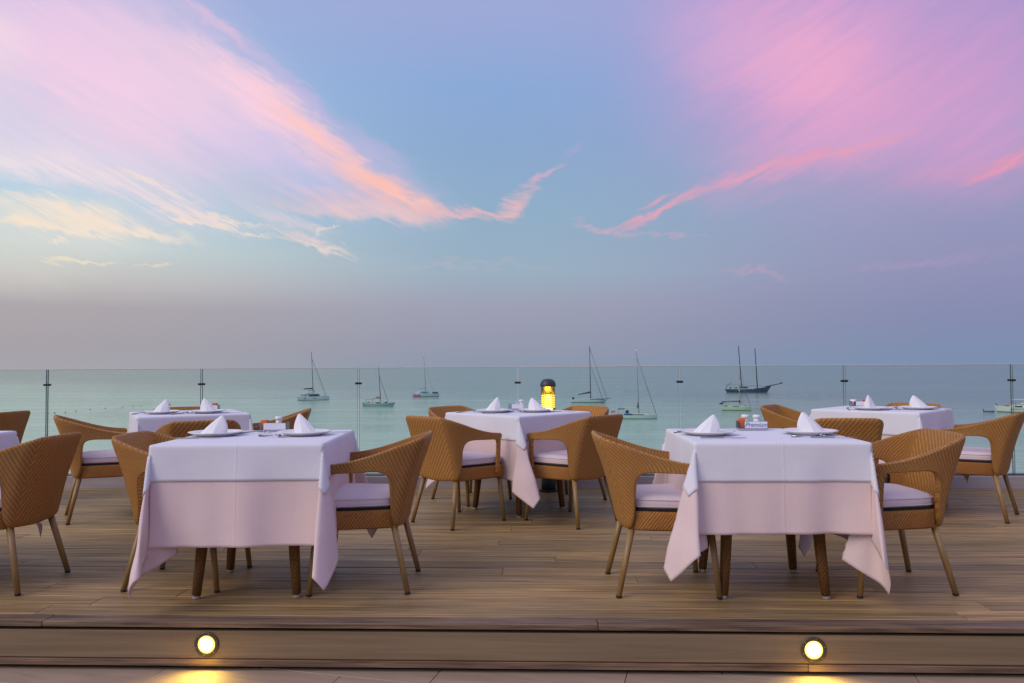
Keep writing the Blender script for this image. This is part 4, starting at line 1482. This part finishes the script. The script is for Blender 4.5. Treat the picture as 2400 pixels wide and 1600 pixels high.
def cabin_bm(x0, x1, w, z0, z1, fr=0.35, bk=0.15, y0=0.0, tw=0.85):
    bm = bmesh.new()
    h = z1 - z0
    lo_ = [(x0, -w / 2), (x1, -w / 2 * 0.8), (x1, w / 2 * 0.8), (x0, w / 2)]
    hi_ = [(x0 + bk * h, -w / 2 * tw), (x1 - fr * h * 2.2, -w / 2 * tw * 0.8), (x1 - fr * h * 2.2, w / 2 * tw * 0.8), (x0 + bk * h, w / 2 * tw)]
    a = [bm.verts.new((x, y + y0, z0)) for x, y in lo_]; c = [bm.verts.new((x, y + y0, z1)) for x, y in hi_]
    bm.faces.new(a[::-1]); bm.faces.new(c)
    for k in range(4):
        bm.faces.new((a[k], a[(k + 1) % 4], c[(k + 1) % 4], c[k]))
    bmesh.ops.bevel(bm, geom=bm.edges[:], offset=min(0.08, h * 0.2), segments=2, affect='EDGES')
    return bm


def part_tube(name, parent, pts, r, m, n=6):
    bm = bmesh.new()
    tube(bm, pts, r if isinstance(r, (list, tuple)) else [r] * len(pts), n)
    return obj(name, bm, m, parent, smooth=True)


def part_box(name, parent, m, *a, bev=0.0):
    bm = bmesh.new(); box(bm, *a, bev=bev)
    return obj(name, bm, m, parent)


def boat_root(px, py, yaw, lab, cat='boat', name='sailing_boat'):
    x, y = sea_at(px, py)
    r = empty(name, (x, y, SEA_Z), R(yaw) + math.atan2(-x, y) * 1.0)
    tag(r, lab, cat, 'boats at anchor in the bay')
    return r


def rail(root, pts, h, r=0.03):
    """guard rail of thin stanchions"""
    for (x, y, z) in pts:
        part_tube('stanchion', root, [(x, y, z), (x, y, z + h)], r, M_WIREL, 5)
    part_tube('guard_wire', root, [(x, y, z + h) for x, y, z in pts], r * 0.8, M_WIREL, 5)


# catamaran with flybridge, left
b1 = boat_root(734, 936, 4, 'white catamaran with dark boom and long window band, leftmost of the boats', name='catamaran')
for yy in (-3.0, 3.0):
    obj('hull', hull_bm(13.2, 1.9, 1.45, 0.08, 0.9, 0.02, y0=yy), [M_HULLW, M_BOOT], b1)
part_box('bridge_deck', b1, M_HULLW, -5.6, 3.3, -2.6, 2.6, 0.75, 1.55, bev=0.06)
cb_ = obj('cabin', cabin_bm(-3.2, 3.2, 5.0, 1.55, 2.55), M_HULLW, b1)
part_box('cabin_window', b1, M_WINDOW, -1.9, 2.1, -2.52, -2.36, 1.78, 2.30, bev=0.03)
part_box('hard_top', b1, M_HULLW, -5.2, 2.6, -2.5, 2.5, 2.62, 2.82, bev=0.05)
part_box('cockpit_shade', b1, M_WINDOW, -5.0, -3.3, -2.2, 2.2, 2.1, 2.35)
for xx in (-5.0, -3.5): part_tube('hard_top_post', b1, [(xx, -2.3, 1.5), (xx, -2.3, 2.62)], 0.08, M_MAST)
part_box('flybridge', b1, M_HULLW, -2.6, 0.6, -1.6, 1.6, 2.83, 3.25, bev=0.08)
part_box('sun_roof', b1, M_SAILC, -2.0, 0.8, -1.5, 1.5, 3.95, 4.05, bev=0.02)
for xx in (-1.8, 0.6): part_tube('roof_post', b1, [(xx, -1.3, 3.2), (xx, -1.3, 3.95)], 0.05, M_MAST)
for xx in (-4.0, -0.2): part_box('hull_window', b1, M_WINDOW, xx, xx + 0.9, -3.97, -3.90, 0.72, 0.98)
part_tube('mast', b1, [(0.0, 0, 2.8), (-0.75, 0, 20.4)], [0.16, 0.12], M_MAST)
part_tube('boom', b1, [(0.0, 0, 4.9), (-3.9, 0, 4.75)], [0.30, 0.24], M_SAILC)
part_tube('forestay', b1, [(-0.6, 0, 17.5), (5.4, 0, 1.9)], 0.085, M_WIRE)
part_tube('shroud', b1, [(-0.4, 0, 15.0), (4.6, -2, 1.6)], 0.035, M_WIREL)
part_box('trampoline', b1, M_BOOT, 3.3, 5.9, -2.3, 2.3, 1.30, 1.36)

# second: grey green catamaran with red awning
b2 = boat_root(888, 952, -8, 'grey green catamaran with red cloths on deck, between two dark clips of the guard', name='catamaran')
for yy in (-2.2, 2.2):
    obj('hull', hull_bm(10.8, 1.5, 1.10, 0.28, 0.8, 0.07, y0=yy), [M_HULLG, M_HULLW], b2)
part_box('bridge_deck', b2, M_HULLW, -4.4, 3.0, -1.9, 1.9, 0.65, 1.18, bev=0.05)
obj('cabin', cabin_bm(-2.0, 2.0, 3.4, 1.18, 1.85), M_HULLW, b2)
part_box('cabin_window', b2, M_WINDOW, -0.9, 0.8, -1.72, -1.60, 1.38, 1.65)
part_box('awning', b2, M_MASTL, -4.4, -1.9, -1.6, 1.6, 2.50, 2.58)
for xx in (-4.2, -2.0): part_tube('awning_post', b2, [(xx, -1.5, 1.1), (xx, -1.5, 2.5)], 0.06, M_WIRE)
part_box('red_cloth', b2, M_REDC, -3.8, -2.8, -1.9, -1.4, 1.45, 1.78, bev=0.05)
part_box('red_sail_bag', b2, M_REDC, -0.95, 0.25, -0.4, 0.4, 3.15, 3.55, bev=0.1)
part_tube('davit', b2, [(-4.6, -1.5, 1.0), (-5.3, -1.5, 1.7)], 0.12, M_BOOT)
part_tube('boom', b2, [(0.5, 0, 3.0), (-2.2, 0, 2.9)], 0.10, M_MAST)
part_tube('mast', b2, [(0.6, 0, 1.8), (-0.1, 0, 14.0)], [0.14, 0.10], M_MAST)
part_tube('forestay', b2, [(0.1, 0, 11.0), (3.2, 0, 1.5)], 0.07, M_WIRE)
part_box('foredeck_locker', b2, M_SAILC, 2.2, 3.0, -1.3, -0.5, 1.35, 1.75, bev=0.05)

# third: pale catamaran with pink stern
b3 = boat_root(998, 928, 10, 'pale catamaran with a pink patch at its stern, furthest boat left of the lamp', name='catamaran')
for yy in (-2.5, 2.5):
    obj('hull', hull_bm(12.4, 1.7, 1.35, 0.05, 0.75, 0.05, y0=yy), [M_HULLW, M_BOOT], b3)
obj('stern_stripe', hull_bm(4.6, 1.76, 1.05, -0.4, 0.7, 0.5, y0=-2.5, ns=6), M_HULLP, b3)
children(b3)[-1].location = (-3.92, -0.06, 0.0)
part_box('bridge_deck', b3, M_HULLW, -4.4, 3.6, -2.2, 2.2, 0.8, 1.45, bev=0.05)
obj('cabin', cabin_bm(-4.2, 2.6, 4.2, 1.45, 2.5, fr=0.8, bk=0.9), M_HULLW, b3)
part_box('cabin_window', b3, M_BLUEC, -2.4, 0.6, -2.08, -1.90, 1.95, 2.25)
part_box('netting', b3, M_WIRE, 2.7, 5.4, -2.2, -1.4, 1.4, 2.2, bev=0.1)
part_tube('boom', b3, [(-0.1, 0, 3.9), (-3.5, 0, 3.8)], 0.09, M_MASTL)
part_tube('mast', b3, [(0.0, 0, 2.4), (-1.0, 0, 19.0)], [0.14, 0.10], M_MASTL)
part_tube('forestay', b3, [(-0.6, 0, 15.5), (4.0, 0, 1.5)], 0.035, M_WIREL)
part_box('mast_light', b3, M_PLAINW, -1.15, -0.85, -0.15, 0.15, 19.0, 19.5)

# sloop with two headstays
b4 = boat_root(1381, 942, -3, 'white sloop with tall black mast, sloping dark sail cover and short bowsprit')
obj('hull', hull_bm(14.0, 3.8, 1.15, 0.12, 0.7, 0.10), [M_HULLW, M_BOOT], b4)
obj('cabin', cabin_bm(-3.0, 2.5, 2.4, 1.15, 1.55), M_HULLW, b4)
part_box('sheer_stripe', b4, M_BOOT, 0.5, 5.6, -1.60, 1.60, 1.33, 1.44)
part_tube('bowsprit', b4, [(5.5, 0, 1.42), (7.9, 0, 1.65)], 0.11, M_WIRE)
part_tube('mast', b4, [(0.55, 0, 1.4), (0.3, 0, 21.3)], [0.20, 0.13], M_MAST)
part_tube('boom', b4, [(0.5, 0, 3.9), (-4.2, 0, 3.0)], [0.32, 0.16], M_SAILC)
part_tube('forestay', b4, [(0.35, 0, 20.5), (6.6, 0, 1.6)], 0.07, M_WIRE)
part_tube('forestay', b4, [(0.35, 0, 14.5), (5.0, 0, 1.5)], 0.07, M_WIRE)
part_tube('backstay', b4, [(0.3, 0, 20.8), (-6.6, 0, 1.5)], 0.02, M_WIREL)
part_box('wheel_binnacle', b4, M_SAILC, -6.4, -5.6, -0.6, 0.6, 1.2, 2.0, bev=0.1)
rail(b4, [(x_, -1.5, 1.2) for x_ in (-6, -4.4, -2.8, -1.2, 0.4, 2.0, 3.6, 5.0)], 0.6, 0.022)

# nearest sloop with blue dinghy cover and pink flag
b5 = boat_root(1493, 980, -2, 'white sloop with pale mast, blue canvas and a small pink flag at its stern')
obj('hull', hull_bm(10.6, 3.2, 0.98, 0.08, 0.82, 0.02), [M_HULLW, M_BOOT], b5)
obj('cabin', cabin_bm(-2.4, 3.2, 2.2, 0.95, 1.35), M_HULLC, b5)
part_box('cabin_window', b5, M_WINDOW, -1.6, 1.8, -1.04, -0.95, 1.08, 1.22)
part_box('dinghy_cover', b5, M_BLUEC, -3.3, -1.2, -1.62, -1.1, 1.02, 1.40, bev=0.15)
part_box('bimini', b5, M_SAILC, -4.9, -3.1, -1.2, 1.2, 2.48, 2.60, bev=0.04)
for xx in (-4.7, -3.3): part_tube('bimini_post', b5, [(xx, -1.1, 0.95), (xx, -1.1, 2.5)], 0.03, M_WIREL)
part_box('spray_hood', b5, M_SAILC, -2.9, -2.1, -1.0, 1.0, 1.4, 2.2, bev=0.2)
part_tube('boom', b5, [(0.4, 0, 2.75), (-3.2, 0, 2.75)], 0.09, M_HULLC)
part_tube('sail_bag', b5, [(0.2, 0, 2.9), (0.25, 0, 4.2)], [0.22, 0.10], M_MAST)
part_tube('mast', b5, [(0.5, 0, 1.3), (0.05, 0, 17.6)], [0.12, 0.09], M_MASTL)
part_tube('forestay', b5, [(0.15, 0, 15.8), (4.9, 0, 1.2)], 0.055, M_WIRE)
part_tube('backstay', b5, [(0.1, 0, 17.4), (-5.0, 0, 1.1)], 0.015, M_WIREL)
part_tube('flag_staff', b5, [(-5.3, 0, 1.0), (-5.8, 0, 2.3)], 0.03, M_WIREL)
bm = bmesh.new()
gv = [[bm.verts.new((-6.6 + 0.9 * i / 4, 0.09 * math.sin(i * 1.6), 1.35 + 0.65 * j / 2 + 0.05 * i)) for j in range(3)] for i in range(5)]
for i in range(4):
    for j in range(2): bm.faces.new((gv[i][j], gv[i + 1][j], gv[i + 1][j + 1], gv[i][j + 1]))
o = obj('flag', bm, M_FLAG, b5); md = o.modifiers.new('s', 'SOLIDIFY'); md.thickness = 0.02
part_box('mast_light', b5, M_PLAINW, -0.08, 0.14, -0.1, 0.1, 17.6, 17.85)
rail(b5, [(x_, -1.35, 1.0) for x_ in (-4.9, -3.7, -2.5, 2.0, 3.2, 4.4)], 0.6, 0.018)

# two masted schooner
b6 = boat_root(1753, 918, -4, 'navy blue two masted wooden schooner with long bowsprit', name='schooner')
obj('hull', hull_bm(22.6, 5.4, 1.65, 0.95, 0.75, 0.10, overhang_stern=0.05), [M_HULLB, M_BOOT], b6)
part_box('bulwark_rail', b6, M_HULLC, -11.1, 3.0, -2.62, -2.50, 1.72, 1.95)
obj('deckhouse', cabin_bm(-4.6, 0.6, 3.2, 1.5, 3.2), M_HULLG, b6)
part_box('deckhouse_window', b6, M_WINDOW, -3.6, 0.0, -1.62, -1.50, 2.2, 2.85)
part_box('awning', b6, M_MASTL, -8.8, -3.2, -2.0, 2.0, 3.95, 4.08)
for xx in (-8.6, -6.6, -3.6): part_tube('awning_post', b6, [(xx, -1.9, 1.6), (xx, -1.9, 3.95)], 0.06, M_WIRE)
part_tube('bowsprit', b6, [(8.4, 0, 2.9), (16.0, 0, 4.6)], [0.30, 0.20], M_MASTD)
part_box('bowsprit_end', b6, M_MASTD, 15.5, 16.6, -0.5, 0.5, 4.4, 5.1, bev=0.15)
part_tube('mizzen_mast', b6, [(-3.0, 0, 1.7), (-4.3, 0, 23.5)], [0.28, 0.20], M_MASTD)
part_tube('main_mast', b6, [(4.6, 0, 2.0), (3.7, 0, 22.2)], [0.28, 0.20], M_MASTD)
part_tube('fore_boom', b6, [(4.8, 0, 3.6), (9.6, 0, 2.9)], 0.14, M_MASTL)
part_tube('main_boom', b6, [(-0.5, 0, 3.2), (3.9, 0, 3.3)], 0.10, M_MAST)
part_tube('forestay', b6, [(3.7, 0, 21.0), (15.8, 0, 4.8)], 0.03, M_WIREL)
part_tube('backstay', b6, [(-4.2, 0, 22.5), (-10.6, 0, 2.4)], 0.02, M_WIREL)
part_tube('shroud', b6, [(-3.6, 0, 13.0), (-1.2, -2.4, 1.8)], 0.05, M_WIRE)
part_tube('stern_davit', b6, [(-10.6, -1.0, 1.8), (-10.2, -1.0, 3.6), (-7.6, -1.0, 5.0)], [0.16, 0.14, 0.08], M_BOOT)
for xx in (-8.8, -6.0, -1.0): part_box('deck_gear', b6, M_SAILC, xx, xx + 0.9, -2.2, -1.4, 1.75, 2.6, bev=0.15)

# small sloop below the schooner
b7 = boat_root(1726, 960, -4, 'small pale green sloop moored below the blue schooner')
M_PALEG = mat('pale_green_gelcoat', base=(0.42, 0.58, 0.44), rough=0.4)
obj('hull', hull_bm(9.0, 2.9, 1.05, 0.05, 0.85, 0.03), [M_PALEG, M_BOOT], b7)
obj('cabin', cabin_bm(-2.6, 2.4, 2.0, 1.0, 1.45), M_PALEG, b7)
part_box('cabin_window', b7, M_WINDOW, -1.0, 0.8, -0.95, -0.87, 1.14, 1.30)
part_box('bimini', b7, M_SAILC, -4.4, -2.8, -1.1, 1.1, 2.35, 2.62, bev=0.1)
part_box('cockpit_tent', b7, M_SAILC, -4.9, -3.9, -0.9, 0.9, 1.75, 2.15, bev=0.1)
part_box('yellow_fender', b7, mat('ochre_canvas', base=(0.35, 0.22, 0.05), rough=0.7), -3.4, -2.6, -1.4, -1.1, 1.2, 1.6, bev=0.08)
part_tube('boom', b7, [(0.9, 0, 2.75), (-2.6, 0, 2.65)], [0.17, 0.12], mat('dark_ochre_cover', base=(0.10, 0.09, 0.03), rough=0.8))
part_tube('sail_bag', b7, [(1.0, 0, 2.2), (1.05, 0, 3.2)], [0.24, 0.12], M_SAILC)
part_tube('mast', b7, [(1.1, 0, 1.2), (0.7, 0, 11.8)], [0.07, 0.05], M_MASTL)
part_tube('forestay', b7, [(0.9, 0, 10.4), (4.2, 0, 1.3)], 0.06, M_WIRE)
part_box('mast_light', b7, M_PLAINW, 0.72, 1.1, -0.1, 0.1, 6.0, 6.2)
rail(b7, [(x_, -1.3, 1.0) for x_ in (-4.0, -2.8, 1.6, 2.8, 4.0)], 0.6, 0.02)

# motor yacht at the right edge, bow to the left
b8 = boat_root(2404, 965, 182, 'white motor yacht cut off by the right photo edge', name='motor_yacht')
obj('hull', hull_bm(15.0, 4.4, 1.35, 0.35, 0.9, 0.05), [M_HULLC, M_BOOT], b8)
obj('cabin', cabin_bm(-6.0, 4.0, 3.6, 1.3, 2.15), M_HULLC, b8)
for xx in (-4.4, -1.6, 0.8): part_box('cabin_window', b8, M_WINDOW, xx, xx + 1.8, 1.52, 1.74, 1.55, 1.88)
part_box('flybridge', b8, M_HULLC, -5.5, 1.2, -1.6, 1.6, 2.2, 2.75, bev=0.1)
part_box('hard_top', b8, M_HULLC, -6.0, 3.4, -1.8, 1.8, 3.50, 3.68, bev=0.05)
for xx in (-5.4, -2.0, 2.4): part_tube('hard_top_post', b8, [(xx, 1.6, 2.1), (xx, 1.6, 3.5)], 0.07, M_WIREL)
part_box('bow_cushion', b8, M_REDC, 3.8, 5.0, 0.2, 1.2, 1.75, 2.05, bev=0.1)
part_tube('anchor_roller', b8, [(6.6, 0.3, 1.7), (7.1, 0.3, 2.6)], 0.08, M_BOOT)
part_box('hull_line', b8, M_WINDOW, -6.0, 3.5, 2.12, 2.20, 0.98, 1.06)
bm = bmesh.new()
dg_ = boat_root(2318, 964, 0, 'small dark rowing dinghy beside the white motor yacht', 'dinghy', 'dinghy')
obj('hull', hull_bm(2.9, 1.2, 0.32, 0.5, 0.9, 0.08, keel=0.1), [M_BLUEC, M_BOOT], dg_)
part_box('outboard', dg_, M_BOOT, -1.5, -1.2, -0.15, 0.15, 0.2, 0.75, bev=0.05)
part_box('thwart', dg_, M_MASTL, -0.4, -0.1, -0.5, 0.5, 0.33, 0.38)

# floats
def ball(px, py, r, m, lab, group, cat='buoy'):
    x, y = sea_at(px, py)
    bm = bmesh.new(); bmesh.ops.create_icosphere(bm, subdivisions=2, radius=r)
    o = obj('buoy', bm, m, None, True, (x, y, SEA_Z + r * 0.4))
    o.scale = (1, 1, 0.9)
    tag(o, lab, cat, group)


FL = ((112, 968, 'nearest the left glass seam'), (128, 966.5, 'second from the left glass seam'), (153, 965, 'third from the left glass seam'),
      (178, 962, 'fourth from the left glass seam'), (212, 958, 'above the rear left chair arm'), (247, 956, 'midway between chair arm and rear left table'),
      (287, 953, 'just left of the rear left table'), (312, 951, 'over the left corner of the rear left table'), (330, 950, 'the farthest right one before the red buoy'))
for px, py, wd in FL:
    ball(px, py, 0.20, M_BUOYD, 'tiny dark float in the float line, ' + wd, 'dark floats in a line at the left')
ball(397, 948, 0.42, M_BUOYR, 'round red buoy on the water just above the rear left table', None)
ball(1447, 906, 0.35, M_PLAINW, 'tiny white ball on the water between the two single masted yachts', None)  # small plain white ball set on the water surface
